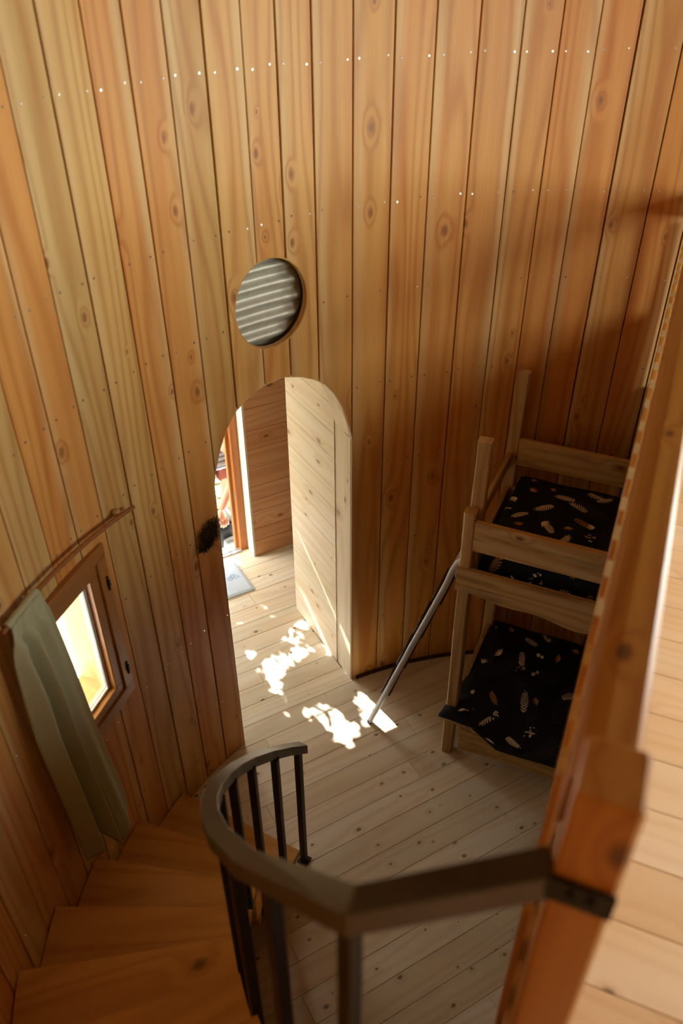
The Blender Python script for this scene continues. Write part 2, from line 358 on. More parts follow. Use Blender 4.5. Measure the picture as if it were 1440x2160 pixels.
tag(put('screw_heads', bm2mesh('screw_heads', screw_bm), M['screw'], wall), kind='stuff')
for o in list(bpy.data.objects):
    if o.name.startswith('cut_') : bpy.data.objects.remove(o, do_unlink=True)

# outer corrugated skin of the tower
def skin_mesh():
    vs, fs = [], []; n = 144; PITCH = .0675; sub = 8; rows = int(WALL_TOP / PITCH * sub)
    for j in range(rows + 1):
        z = j * PITCH / sub; r = RAD + .066 + .012 * math.tanh(1.8 * math.sin(2 * PI * (z - 2.303) / PITCH)) 
        for k in range(n): vs.append(cyl(360 * k / n, r, z))
    holes = [(-20.5, 3.5, -1, 2.03), (WIN_AZ - 6.6, WIN_AZ + 6.6, WZ0 - .02, WZ1 + .02)] + [(a - math.degrees(w_ / 2 / RAD) - .8, a + math.degrees(w_ / 2 / RAD) + .8, z0 - .02, z1 + .02) for a, w_, z0, z1 in UPW]
    for j in range(rows):
        z = (j + .5) * PITCH / sub
        for k in range(n):
            a = 360 * (k + .5) / n
            if any(h0 < ((a - (h0 + h1) / 2 + 180) % 360 - 180 + (h0 + h1) / 2) < h1 and q0 < z < q1 for h0, h1, q0, q1 in holes): continue
            b = (k + 1) % n; fs.append((j * n + k, j * n + b, (j + 1) * n + b, (j + 1) * n + k))
    m = bpy.data.meshes.new('wall_outer'); m.from_pydata([tuple(v) for v in vs], [], fs); m.update()
    for p in m.polygons: p.use_smooth = True
    return m
tag(put('wall_outer', skin_mesh(), M['galv']), kind='structure')

# ceiling: shallow board cone
ceil = put('ceiling', prism('ceiling', [tuple(cyl(a, RAD + .16, 0)[:2]) for a in range(0, 360, 5)], WALL_TOP, WALL_TOP + .06), M['darkwood']); tag(ceil, kind='structure')

# ---- ground floor
def circle_y(x, r=RAD + .02): return math.sqrt(max(0, r * r - x * x))
slab_bm = bmesh.new()
slab = put('floor', prism('floor', [tuple(cyl(a, RAD + .12, 0)[:2]) for a in range(0, 360, 4)], -.12, -.0195), M['gap']); tag(slab, kind='structure')
bm = bmesh.new(); bm.from_mesh(slab.data); add_box(bm, (.17, 2.6, -.07), (1.72, 1.42, .1)); slab.data = bm2mesh('floor', bm); slab.data.materials.append(M['gap'])
PITCHF = .122; Y0F = .333 - 20 * PITCHF
JOINTS = {15: [-.38], 11: [-.545], 12: [], 7: [.04], 9: [.17], 8: [-.71], 3: [-.9, .9], 1: [-.95, .3], 2: [-.67], 5: [.8], 0: [.5], -2: [-.3], -4: [.6], -1: [-.8], 18: [-.5], 20: [-.15], 22: [.3]}
for j in range(60):
    ya = Y0F + j * PITCHF; yb = ya + PITCHF
    k = j - 20
    if ya > 3.34: break
    if yb < -RAD: continue
    def ends(y):
        L_, R_ = None, None
        if abs(y) < RAD + .018: c_ = circle_y(y); L_, R_ = -c_, c_
        if y > 1.8:
            xr = .055 if y < 2.615 else 1.0
            L2, R2 = -.655, xr
            if L_ is None: L_, R_ = L2, R2
            else: L_, R_ = min(L_, L2), max(R_, R2)
        return L_, R_
    ya_ = max(ya, -RAD - .01); yb_ = min(yb, 3.335)
    e0, e1 = ends(ya_ + .001), ends(yb_ - .001)
    if e0[0] is None: e0 = (e1[0] * .2, e1[1] * .2)
    if e1[0] is None: e1 = (e0[0] * .2, e0[1] * .2)
    if ya_ < 2.615 < yb_: e1 = (e1[0], min(e1[1], 1.0))
    xs = sorted(x for x in JOINTS.get(k, []) if e0[0] + .15 < x < e0[1] - .15)
    cuts = [None] + xs + [None]
    for a_, b_ in zip(cuts[:-1], cuts[1:]):
        xa0, xa1 = (e0[0], e1[0]) if a_ is None else (a_ + .0008, a_ + .0008)
        xb0, xb1 = (e0[1], e1[1]) if b_ is None else (b_ - .0008, b_ - .0008)
        g = .0007; c = .0012; cx_ = (xa0 + xb0) / 2; dz = random.uniform(-.0006, .0)
        def P4(y, z, t): return [(-(y - (ya_ + yb_) / 2), z, x - cx_) for x in ((xa0 + (xa1 - xa0) * t), (xb0 + (xb1 - xb0) * t))]
        H = yb_ - ya_
        rows = [(ya_ + g, -.019, 0), (ya_ + g, -c + dz, 0), (ya_ + g + c, dz, 0), (yb_ - g - c, dz, 1), (yb_ - g, -c + dz, 1), (yb_ - g, -.019, 1)]
        vs = []
        for y, z, t in rows: vs += P4(y, z, t)
        n = len(rows); fs = [(2 * q, 2 * ((q + 1) % n), 2 * ((q + 1) % n) + 1, 2 * q + 1) for q in range(n)] + [tuple(2 * q for q in range(n)), tuple(2 * q + 1 for q in range(n - 1, -1, -1))]
        # local X = -world Y, local Y = up, local Z = world X
        mw = Matrix((Vector((0, -1, 0)), Vector((0, 0, 1)), Vector((-1, 0, 0)))).transposed().to_4x4()
        mw = Matrix(((0, 0, 1, cx_), (-1, 0, 0, (ya_ + yb_) / 2), (0, 1, 0, 0), (0, 0, 0, 1)))
        put('floorboard', mesh('floorboard', vs, fs), M['floor'], slab, mw)
# dark strip at the foot of the wall, right of the arch
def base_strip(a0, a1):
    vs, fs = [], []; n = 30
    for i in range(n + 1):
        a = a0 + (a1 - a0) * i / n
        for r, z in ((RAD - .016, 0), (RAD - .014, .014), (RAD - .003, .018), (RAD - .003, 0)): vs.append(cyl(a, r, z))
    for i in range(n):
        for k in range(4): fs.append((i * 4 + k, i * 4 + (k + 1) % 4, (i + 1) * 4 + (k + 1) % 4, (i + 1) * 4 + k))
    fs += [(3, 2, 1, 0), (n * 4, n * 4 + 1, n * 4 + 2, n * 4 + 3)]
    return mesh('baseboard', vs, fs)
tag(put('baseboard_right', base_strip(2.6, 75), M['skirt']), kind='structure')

# ---- arch lining, corridor and vestibule
def arch_lining():
    pts = ARCH[1:-1]; pts = [(.06, 0)] + pts + [(-.648, 0)]; vs, fs = [], []; n = len(pts); cx_ = -.294
    for x, z in pts:
        nx = (x - cx_); nz = max(0, z - 1.6); l = math.hypot(nx, nz); nx, nz = nx / l, nz / l
        yf = math.sqrt(RAD ** 2 - min(x * x, RAD ** 2)) - .001
        for (o_, y) in ((0, yf), (0, 2.095), (.018, 2.095), (.018, yf + .026)): vs.append((x + nx * o_, y, z + nz * o_))
    for i in range(n - 1):
        for k in range(4): fs.append((i * 4 + k, i * 4 + (k + 1) % 4, (i + 1) * 4 + (k + 1) % 4, (i + 1) * 4 + k))
    fs += [(0, 1, 2, 3), tuple((n - 1) * 4 + q for q in (3, 2, 1, 0))]
    return mesh('trim', vs, fs)
lin = tag(put('trim_1', arch_lining(), M['corr']), kind='structure')
put('jamb_board', bar_mesh('jamb_board', .062, .006, 1.585, .001), M['corr'], lin, Matrix(((0, 1, 0, .0605), (1, 0, 0, 1.972), (0, 0, 1, .001), (0, 0, 0, 1))))
def board_wall(wname, core_c, core_s, axis, fixed, u0, u1, zs, mat, thick=.016, sign=1, tilt=0):
    """wall core box + horizontal boards laid on one face. axis 'x': boards run along X on plane y=fixed; 'y': along Y on plane x=fixed"""
    bm = bmesh.new(); add_box(bm, core_c, core_s); wl = put(wname, bm2mesh(wname, bm), M['gap']); tag(wl, kind='structure')
    for z0, z1 in zip(zs[:-1], zs[1:]):
        L_ = u1 - u0; H = z1 - z0 - .002; b = .0015; t = thick
        prof = [(-H / 2, 0), (-H / 2, t - b), (-H / 2 + b, t), (H / 2 - b, t), (H / 2, t - b), (H / 2, 0)]
        vs = [(x, y, 0) for x, y in prof] + [(x, y, L_) for x, y in prof]
        fs = [(5, 4, 3, 2, 1, 0), (6, 7, 8, 9, 10, 11)] + [(k, (k + 1) % 6, (k + 1) % 6 + 6, k + 6) for k in range(6)]
        zd = Vector((1, 0, 0)) if axis == 'x' else Vector((0, 1, 0))
        yd = (Vector((0, sign, 0)) if axis == 'x' else Vector((sign, 0, 0)))
        xd = Vector((0, 0, 1))
        m3 = Matrix((xd, yd, zd)).transposed().to_4x4()
        m3.translation = Vector((u0, fixed, (z0 + z1) / 2)) if axis == 'x' else Vector((fixed, u0, (z0 + z1) / 2))
        put('plank', mesh('plank', vs, fs), mat, wl, m3)
    return wl
CEIL = 2.16
zr = [0, .095, .195, .31, .425, .55, .68, .84, .967, 1.09, 1.209, 1.388, 1.529, 1.68, 1.83, 1.98, CEIL]
wr = board_wall('wall_right', (.54, 2.3585, CEIL / 2), (.93, .514, CEIL), 'y', .072, 2.0955, 2.618, zr, M['corr'], .016, -1)
ze = [0, .13, .232, .367, .46, .567, .703, .842, .977, 1.13, 1.27, 1.41, 1.55, 1.70, 1.85, 2.0, CEIL]
wend = board_wall('wall_end', (.64, 3.31, CEIL / 2), (1.13, .14, CEIL), 'x', 3.237, .046, 1.0, ze, M['redwall'], .016, -1)
wleft = board_wall('wall_left', (-.78, 2.62, CEIL / 2), (.2, 1.48, CEIL), 'y', -.677, 1.96, 3.36, zr, M['corr'], .016, 1)
bm = bmesh.new(); add_box(bm, (1.06, 2.85, CEIL / 2), (.1, 1.06, CEIL)); tag(put('wall_side', bm2mesh('w', bm), M['corr']), kind='structure')
bm = bmesh.new(); add_box(bm, (.165, 2.73, CEIL + .04), (2.05, 1.36, .08)); tag(put('ceiling.001', bm2mesh('c', bm), M['corr']), kind='structure')
# fill between the tower wall and the vestibule right of the arch
# exterior door frame (door stands open outward, out of view)
door = empty('door_1', (-.3, 3.33, 0), kind='structure')
bar('reveal_board', (.040, 3.2215, 0), (.040, 3.2215, 2.05), .005, .0012, M['corr'], door, (1, 0, 0))
bm = bmesh.new(); add_box(bm, (.046, 3.276, 1.03), (.012, .112, 2.06)); put('reveal_board', bm2mesh('reveal_board', bm), M['corr'], door)
bar('door_jamb', (.016, 3.345, 0), (.016, 3.345, 2.06), .058, .03, M['doorwood'], door, (1, 0, 0))
bar('door_jamb', (-.026, 3.372, 0), (-.026, 3.372, 2.06), .028, .03, M['doorwood'], door, (1, 0, 0))
bar('brass_strip', (-.0125, 3.3555, .02), (-.0125, 3.3555, 2.05), .004, .003, M['brass'], door, (1, 0, 0), .0005)
for z in (.42, 1.15): bar('strike_plate', (-.011, 3.3535, z), (-.011, 3.3535, z + .06), .012, .004, M['alu'], door, (1, 0, 0), .001)
bar('door_jamb', (-.645, 3.345, 0), (-.645, 3.345, 2.06), .05, .05, M['doorwood'], door, (1, 0, 0))
bar('door_head', (-.67, 3.345, 2.085), (.04, 3.345, 2.085), .05, .05, M['doorwood'], door, (0, 0, 1))
bar('threshold', (-.62, 3.326, .004), (-.012, 3.326, .004), .014, .02, M['alu'], door, (0, 0, 1), .003)
bar('threshold', (-.62, 3.35, .008), (-.03, 3.35, .008), .014, .02, M['alu'], door, (0, 0, 1), .003)
bar('sill_plate', (-.62, 3.395, -.006), (-.0, 3.395, -.006), .012, .06, M['alu'], door, (0, 0, 1), .002)
bm = bmesh.new(); add_box(bm, (-.3, 3.355, 2.175), (.82, .09, .13)); put('lintel', bm2mesh('lintel', bm), M['corr'], door)
# porch roof over the entrance, seen only as the shade it throws
porch = empty('porch_roof', (-.3, 4.0, 2.25), 'flat board porch roof above the entrance door outside the tower', 'roof')
for i in range(9): bar('roof_board', (-1.5 + i * .30, 3.42, 2.33), (-1.5 + i * .30, 4.62, 2.02 - .0), .2995, .03, M['reveal'], porch, (1, 0, 0))
put('roof_felt', prism('roof_felt', [(-1.66, 3.42), (1.06, 3.42), (1.06, 4.625), (-1.66, 4.625)], 0, .004), M['gap'], porch).data.transform(Matrix(((1, 0, 0, 0), (0, 1, 0, 0), (0, -.3 / 1.2, 1, 2.352 + 3.42 * .25), (0, 0, 0, 1))))
bar('roof_beam', (-1.65, 4.5, 2.0), (1.05, 4.5, 2.0), .06, .05, M['reveal'], porch)
for x in (-1.6, 1.0): bar('roof_post', (x, 4.5, -.12), (x, 4.5, 1.975), .08, .08, M['reveal'], porch, (1, 0, 0))

# ---- round opening: thin ring edge
def ring_mesh():
    vs, fs = [], []; n = 64; d = cyl(RW_AZ, 1, 0); t = Vector((d.y, -d.x, 0))
    for k in range(n):
        a = 2 * PI * k / n
        for rr, y in ((RW_R - .004, -.0), (RW_R + .0015, -.0), (RW_R + .0015, .026), (RW_R - .004, .026)):
            ca = math.cos(a) * rr; yy = math.sqrt(RAD ** 2 - ca ** 2)
            vs.append(d * (yy + y) + t * ca + Vector((0, 0, RW_Z + rr * 1.06 * math.sin(a))))
    for k in range(n):
        b = (k + 1) % n
        for i in range(4): fs.append((k * 4 + i, k * 4 + (i + 1) % 4, b * 4 + (i + 1) % 4, b * 4 + i))
    return mesh('ring', vs, fs)
w2 = tag(put('window_2', ring_mesh(), M['tread']), kind='structure')

# ---- casement window on the left
def local(az, r): 
    d = cyl(az, 1, 0); m = Matrix((Vector((d.y, -d.x, 0)), d, Vector((0, 0, 1)))).transposed().to_4x4(); m.translation = d * r; return m
M['winreveal'] = wood('window_reveal_boards', [(196, 166, 116), (188, 158, 108)], rough=.6, kn=.3, dark=.4)
def window(name, az, W, z0, z1, r, fr, sash, bare=False):
    mw = local(az, r); win = empty(name, mw @ Vector((0, 0, z0)), kind='structure')
    def b(nm, x0, z0_, x1, z1_, y, wx, wy, mat, side):
        p, q = mw @ Vector((x0, y, z0_)), mw @ Vector((x1, y, z1_)); return bar(nm, p, q, wx, wy, mat, win, mw.to_3x3() @ Vector(side), .003)
    h = W / 2
    b('frame', -h, z0 + fr / 2, h, z0 + fr / 2, .02, fr, .07, M['winwood'], (0, 0, 1))
    b('frame', -h, z1 - fr / 2, h, z1 - fr / 2, .02, fr, .07, M['winwood'], (0, 0, 1))
    for s in (-1, 1): b('frame', s * (h - fr / 2), z0 + fr, s * (h - fr / 2), z1 - fr, .02, fr, .07, M['winwood'], (1, 0, 0))
    i = h - fr; s2 = sash
    b('sash', -i, z0 + fr + s2 / 2, i, z0 + fr + s2 / 2, .018, s2, .05, M['winwood'], (0, 0, 1))
    b('sash', -i, z1 - fr - s2 / 2, i, z1 - fr - s2 / 2, .018, s2, .05, M['winwood'], (0, 0, 1))
    for s in (-1, 1): b('sash', s * (i - s2 / 2), z0 + fr + s2, s * (i - s2 / 2), z1 - fr - s2, .018, s2, .05, M['winwood'], (1, 0, 0))
    g = i - s2; ga, gb = z0 + fr + s2, z1 - fr - s2
    b('glazing_bead', -g, ga + .005, g, ga + .005, .024, .012, .010, M['white'], (0, 0, 1)); b('glazing_bead', -g, gb - .005, g, gb - .005, .024, .012, .010, M['white'], (0, 0, 1))
    for s in (-1, 1):
        b('glazing_bead', s * (g - .005), ga, s * (g - .005), gb, .024, .012, .010, M['white'], (1, 0, 0))
        b('glazing_seal', s * (g - .0115), ga, s * (g - .0115), gb, .0225, .004, .008, M['seal'], (1, 0, 0))
    bm = bmesh.new(); add_box(bm, (0, .032, (ga + gb) / 2), (2 * g, .004, gb - ga), mw); put('glass', bm2mesh('glass', bm), M['glass'], win)
    # outer reveal of pale boards
    D = .16
    for s in (-1, 1):
        bm = bmesh.new(); add_box(bm, (s * (h - .012), .056 + D / 2, (z0 + z1) / 2), (.024, D, z1 - z0), mw); put('reveal_board', bm2mesh('reveal_board', bm), M['winreveal'], win)
        b('stop_bead', s * (h - fr - .0), z0 + .02, s * (h - fr), z1 - .02, .082, .03, .03, M['winwood'] if s < 0 else M['winreveal'], (1, 0, 0))
    for z in (z0 + .012, z1 - .012):
        bm = bmesh.new(); add_box(bm, (0, .056 + D / 2, z), (2 * h - .05, D, .024), mw); put('reveal_board', bm2mesh('reveal_board', bm), M['winreveal'], win)
    return win, mw
win1, mw1 = window('window_1', WIN_AZ, WIN_W, WZ0, WZ1, RAD - .008, .055, .046)
for z in (1.575, 1.145):
    bm = bmesh.new(); add_box(bm, (WIN_W / 2 - .02, -.017, z), (.008, .006, .062), mw1); add_box(bm, (WIN_W / 2 - .02, -.019, z), (.010, .008, .026), mw1)
    put('hinge', bm2mesh('hinge', bm), M['iron'], win1)
bm = bmesh.new(); add_box(bm, (WIN_W / 2 + .012, .42, (WZ0 + WZ1) / 2), (.022, .40, WZ1 - WZ0), mw1); put('open_shutter', bm2mesh('open_shutter', bm), M['reveal'], win1)  # panel added outside to keep direct sun from entering this window
bm = bmesh.new(); add_box(bm, (0, .36, WZ1 + .03), (WIN_W + .5, .52, .02), mw1); put('window_hood', bm2mesh('window_hood', bm), M['reveal'], win1)  # board added above the window to stop sun passing over the side panel
# corrugated flashing seen past the outer reveal
bm = bmesh.new()
for q in range(14): add_box(bm, (-.16, .30 + .004 * (q % 2), WZ0 - .2 + q * .08), (.06, .012, .042), mw1)
put('outer_flashing', bm2mesh('outer_flashing', bm), M['galv'], win1)
for i, (a, w_, z0, z1) in enumerate(UPW):
    window('window_%d' % (3 + i), a, w_, z0, z1, RAD - .04, .05, .045)
    c = cyl(a, RAD + .19, (z0 + z1) / 2); portal(c, -cyl(a, 1, 0), w_ - .05, z1 - z0 - .05)
portal((-.3, 3.43, 1.03), (0, -1, 0), .72, 2.1)
c = cyl(WIN_AZ, RAD + .19, (WZ0 + WZ1) / 2); portal(c, -cyl(WIN_AZ, 1, 0), WIN_W - .05, WZ1 - WZ0 - .05)

# ================================================================== LOFT
MZ = 1.774
nv = Vector((.61291, -.79016, 0)); dv = Vector((.79016, .61291, 0))     # across / along the loft edge
EDGE = -.289
def LP(s, l, z): return dv * s + nv * l + Vector((0, 0, z))
half = math.sqrt(RAD ** 2 - EDGE ** 2)
a_pts = []
ang0 = math.atan2(EDGE, -half)
def seg_poly(r, edge, n=40):
    h = math.sqrt(r * r - edge * edge); t0 = math.atan2(edge, h); t1 = math.atan2(edge, -h) + 2 * PI if math.atan2(edge, -h) < t0 else math.atan2(edge, -h)
    pts = []
    for i in range(n + 1):
        t = t0 + (PI - 2 * t0) * i / n          # angle in (s,l) plane
        p = dv * (r * math.cos(t)) + nv * (r * math.sin(t)); pts.append((p.x, p.y))
    return pts
loft = put('mezzanine_floor', prism('mezzanine_floor', seg_poly(RAD - .001, EDGE + .004), MZ - .14, MZ - .024), M['gap']); tag(loft, kind='structure')
s0 = -.073 - .15 * 12
for j in range(30):
    sa, sb = s0 + j * .15, s0 + (j + 1) * .15
    sa_, sb_ = max(sa, -half + .0), min(sb, half - .0)
    if sb_ - sa_ < .02: continue
    la, lb = math.sqrt((RAD - .002) ** 2 - sa_ ** 2), math.sqrt((RAD - .002) ** 2 - sb_ ** 2)
    Wd = sb_ - sa_ - .0016; b = .0012; t = .022
    vs = []
    prof = [(-Wd / 2, -t, la), (-Wd / 2, -b, la), (-Wd / 2 + b, 0, la), (Wd / 2 - b, 0, lb), (Wd / 2, -b, lb), (Wd / 2, -t, lb)]
    vs = [(x, y, 0) for x, y, _ in prof] + [(x, y, l - EDGE) for x, y, l in prof]
    fs = [(5, 4, 3, 2, 1, 0), (6, 7, 8, 9, 10, 11)] + [(k, (k + 1) % 6, (k + 1) % 6 + 6, k + 6) for k in range(6)]
    m3 = Matrix((dv, Vector((0, 0, 1)), nv)).transposed().to_4x4(); m3.translation = LP((sa_ + sb_) / 2, EDGE, MZ)
    put('floorboard', mesh('floorboard', vs, fs), M['loft'], loft, m3)
m3 = frame(LP(-half + .02, EDGE + .0145, MZ - .095), (0, 0, 1), dv)
put('edge_beam', bar_mesh('edge_beam', .14, .02, 2 * half - .04, .003), M['rail'], loft, m3)

guard = empty('loft_railing', LP(.4, EDGE + .04, MZ), 'oiled orange wooden loft railing with a square end post and pale slats', 'railing')
RT = 2.62
def rail_mesh(L):
    prof = [(.0, -.10), (.0, -.012), (.008, -.004), (.030, .0), (.034, .0005), (.072, 0), (.080, -.008), (.080, -.06), (.03, -.06), (.03, -.10)]
    n = len(prof); vs = [(x, y, 0) for x, y in prof] + [(x, y, L) for x, y in prof]
    return mesh('top_rail', vs, [tuple(range(n - 1, -1, -1)), tuple(range(n, 2 * n))] + [(k, (k + 1) % n, (k + 1) % n + n, k + n) for k in range(n)])
m3 = Matrix((nv, Vector((0, 0, 1)), dv)).transposed().to_4x4(); m3.translation = LP(-1.02, EDGE, RT)
put('top_rail', rail_mesh(math.sqrt(RAD ** 2 - .29 ** 2) + 1.005), M['rail'], guard, m3)
def post_mesh(w, d, H, ch=.005):
    x, y = w / 2, d / 2; q = .006; vs = []
    for z, k in ((0, 0), (H - .008, 0), (H - .003, .0015), (H, ch)):
        xx, yy = x - k, y - k; b = q if k == 0 else q * .8
        vs += [(-xx + b, -yy, z), (xx - b, -yy, z), (xx, -yy + b, z), (xx, yy - b, z), (xx - b, yy, z), (-xx + b, yy, z), (-xx, yy - b, z), (-xx, -yy + b, z)]
    fs = [(k + 8 * j, (k + 1) % 8 + 8 * j, (k + 1) % 8 + 8 * j + 8, k + 8 * j + 8) for j in range(3) for k in range(8)] + [tuple(range(7, -1, -1)), tuple(range(24, 32))]
    return mesh('newel_post', vs, fs)
m3 = Matrix((nv, dv, Vector((0, 0, 1)))).transposed().to_4x4(); m3.translation = LP(-1.065, -.2435, MZ)
# local frame is left handed if mirrored, so build through frame()
m3 = frame(LP(-1.065, -.2435, MZ), nv, (0, 0, 1))
put('newel_post', post_mesh(.074, .09, 2.70 - MZ), M['rail'], guard, m3)
pm = bar_mesh('infill_board', .118, .016, 1.862 + .98 - .02, .002); pm.materials.append(M['rail'])
for q in range(3): put('infill_board', pm, None, guard, frame(LP(-.99, EDGE + .03, MZ + .065 + q * .1235), (0, 0, 1), dv))  # unseen boards added behind the slats to block upper light from the bunk area
slat_me = bar_mesh('slat', .05, .013, 2.50 - (MZ - .17), .0015)
slat_me.materials.append(M['rail']); slat_me.materials.append(M['slat'])
for p in slat_me.polygons:
    if p.center.z > 2.499 - (MZ - .17): p.material_index = 1
slat_me2 = bar_mesh('slat', .05, .013, 2.50 - (MZ - .17), .0015); slat_me2.materials.append(M['rail'])
cs_ = -1.6798; rb0 = random.Random(6)
for k in range(30):
    s = cs_ + 2.375 + .115 * 11 - .115 * k + rb0.uniform(-.008, .008)
    if s > 1.86 or s < -.98: continue
    put('slat', slat_me if s > -.62 else slat_me2, None, guard, frame(LP(s, EDGE - .0075, MZ - .17), dv, (0, 0, 1)))

# ================================================================== STAIRCASE
stair = empty('spiral_staircase', cyl(-60, 1.6, 0), 'curving staircase of orange-brown wooden treads winding up along the wall', 'stairs')
RI = 1.285
def tread_mesh(a0, a1):
    """wedge tread in a local frame whose Z runs along its nosing (grain)"""
    n = 6; top = []
    for i in range(n + 1): top.append(cyl(a0 + (a1 - a0) * i / n, RAD - .003, 0))
    for i in range(n + 1): top.append(cyl(a1 + (a0 - a1) * i / n, RI, 0))
    mid = cyl((a0 + a1) / 2, 1.6, 0); d = cyl((a0 + a1) / 2, 1, 0); t = Vector((d.y, -d.x, 0))
    loc = [((p - mid).dot(t), (p - mid).dot(d)) for p in top]; k = len(loc); T = .042; b = .004
    vs = [(x * .995, -b + b, z * .998) for x, z in loc] + [(x, -b, z) for x, z in loc] + [(x, -T, z) for x, z in loc]
    fs = [tuple(range(k)), tuple(range(3 * k - 1, 2 * k - 1, -1))]
    for j in range(2): fs += [(i + j * k, (i + 1) % k + j * k, (i + 1) % k + (j + 1) * k, i + (j + 1) * k) for i in range(k)]
    mw = Matrix((t, Vector((0, 0, 1)), d)).transposed().to_4x4()
    return mesh('tread', vs, fs), mw, mid
for k in range(9):
    z = .11 + .208 * k; a0 = -33 - 9.1 * k
    if k == 8: z = MZ
    me, mw, mid = tread_mesh(a0, a0 - 9.1 - 1.6 if k < 8 else -118)
    mw.translation = mid + Vector((0, 0, z)); put('tread', me, M['tread'], stair, mw)
    # closed riser set back under the nosing
    bm = bmesh.new(); zb = 0 if k == 0 else z - .208
    p, q = cyl(a0 - 1.3, RI + .01, 0), cyl(a0 - 1.3, RAD - .004, 0)
    me = bar_mesh('riser', z - .042 - zb - .001, .016, (q - p).length, .001)
    put('riser', me, M['tread'], stair, frame(p + Vector((0, 0, (z - .042 + zb) / 2)), (0, 0, 1), q - p))
hr = empty('stair_handrail', cyl(-32, 1.28, 0), 'dark bare-steel stair railing of angled segments with square black balusters', 'railing')
AZ = [-32 - 9.1 * k for k in range(9)]
def hz(a): 
    t = (-32 - a) / 72.8
    return .11 + .0228 * (-33 - a) + .745
def hr_r(a): return 1.28 + .03 * max(0, (-32 - a) / 72.8) ** 2
path = [(-30.0, hz(-30.0))] + [(a, hz(a)) for a in (-35.5, -42, -48.5, -54.5, -60.5, -66.5, -72.5, -78.5, -85, -93, -105.6)]
SW, SH = .042, .052
def sweep_rect(name, pts, wv, hgt, lat):
    vs, fs = [], []
    for p, l in zip(pts, lat):
        for sx_, sz in ((-1, 0), (1, 0), (1, -1), (-1, -1)): vs.append(p + l * (sx_ * wv / 2) + Vector((0, 0, sz * hgt)))
    for i in range(len(pts) - 1):
        for k in range(4): fs.append((i * 4 + k, i * 4 + (k + 1) % 4, (i + 1) * 4 + (k + 1) % 4, (i + 1) * 4 + k))
    fs += [(3, 2, 1, 0), tuple(len(vs) - 4 + q for q in range(4))]
    m = mesh(name, vs, fs); bm = bmesh.new(); bm.from_mesh(m)
    bmesh.ops.bevel(bm, geom=[e for e in bm.edges if len(e.link_faces) == 2], offset=.0022, segments=1, affect='EDGES'); bm.to_mesh(m); bm.free(); return m
pts = [cyl(a, hr_r(a), z) for a, z in path]; lat = [cyl(a, 1, 0) for a, z in path]
endp = LP(-1.090, -.2815, 2.542)
pts2 = pts[:]; lat2 = lat[:]
dirb = (endp - pts[-1]); dirb.z = 0; perp = Vector((-dirb.y, dirb.x, 0)).normalized()
lat2[-1] = (lat2[-1] + (-perp if perp.dot(lat2[-1]) < 0 else perp)).normalized() * 1.05
pp = perp if perp.dot(lat2[-1]) > 0 else -perp
pts2 += [endp]; lat2 += [pp]
put('handrail', sweep_rect('handrail', pts2, SW, SH, lat2), M['steel'], hr)
# fixing tab with two bolts across the post face
tabm = frame(LP(-1.1145, -.2815, 2.549), nv, (0, 0, 1))
bm = bmesh.new(); add_box(bm, (.037, 0, -.024), (.076, .007, .044)); 
for x in (.025, .048): bmesh.ops.create_cone(bm, cap_ends=True, segments=6, radius1=.006, radius2=.005, depth=.006, matrix=Matrix.Translation((x, -.006, -.022)) @ Matrix.Rotation(R(90), 4, 'X'))
put('fixing_tab', bm2mesh('fixing_tab', bm), M['balus'], hr, tabm)
BOT = [0.0, .12, .33, .70, .74, .83, 1.05, 1.26, 1.44]
for a, zb in zip(AZ, BOT):
    p = cyl(a, hr_r(a) - .016, 0) if a < -33 else cyl(a, 1.279, 0); top = hz(a) - SH + .002
    put('baluster', bar_mesh('baluster', .026, .026, top - zb, .0015), M['balus'], hr, frame(p + Vector((0, 0, zb)), cyl(a, 1, 0), (0, 0, 1)))
    # bent fixing lug to the tread end
    if zb > 0:
        tz = .11 + .208 * math.floor((-33 - a) / 9.1 + 1e-6)
        bm = bmesh.new(); add_box(bm, (.016, 0, tz - .02 - zb), (.014, .04, .034)); put('lug', bm2mesh('lug', bm), M['balus'], hr, frame(p + Vector((0, 0, zb)), cyl(a, 1, 0), (0, 0, 1)))
    else:
        bm = bmesh.new(); add_box(bm, (0, 0, .003), (.05, .05, .006)); put('foot_plate', bm2mesh('foot_plate', bm), M['balus'], hr, frame(p, cyl(a, 1, 0), (0, 0, 1)))

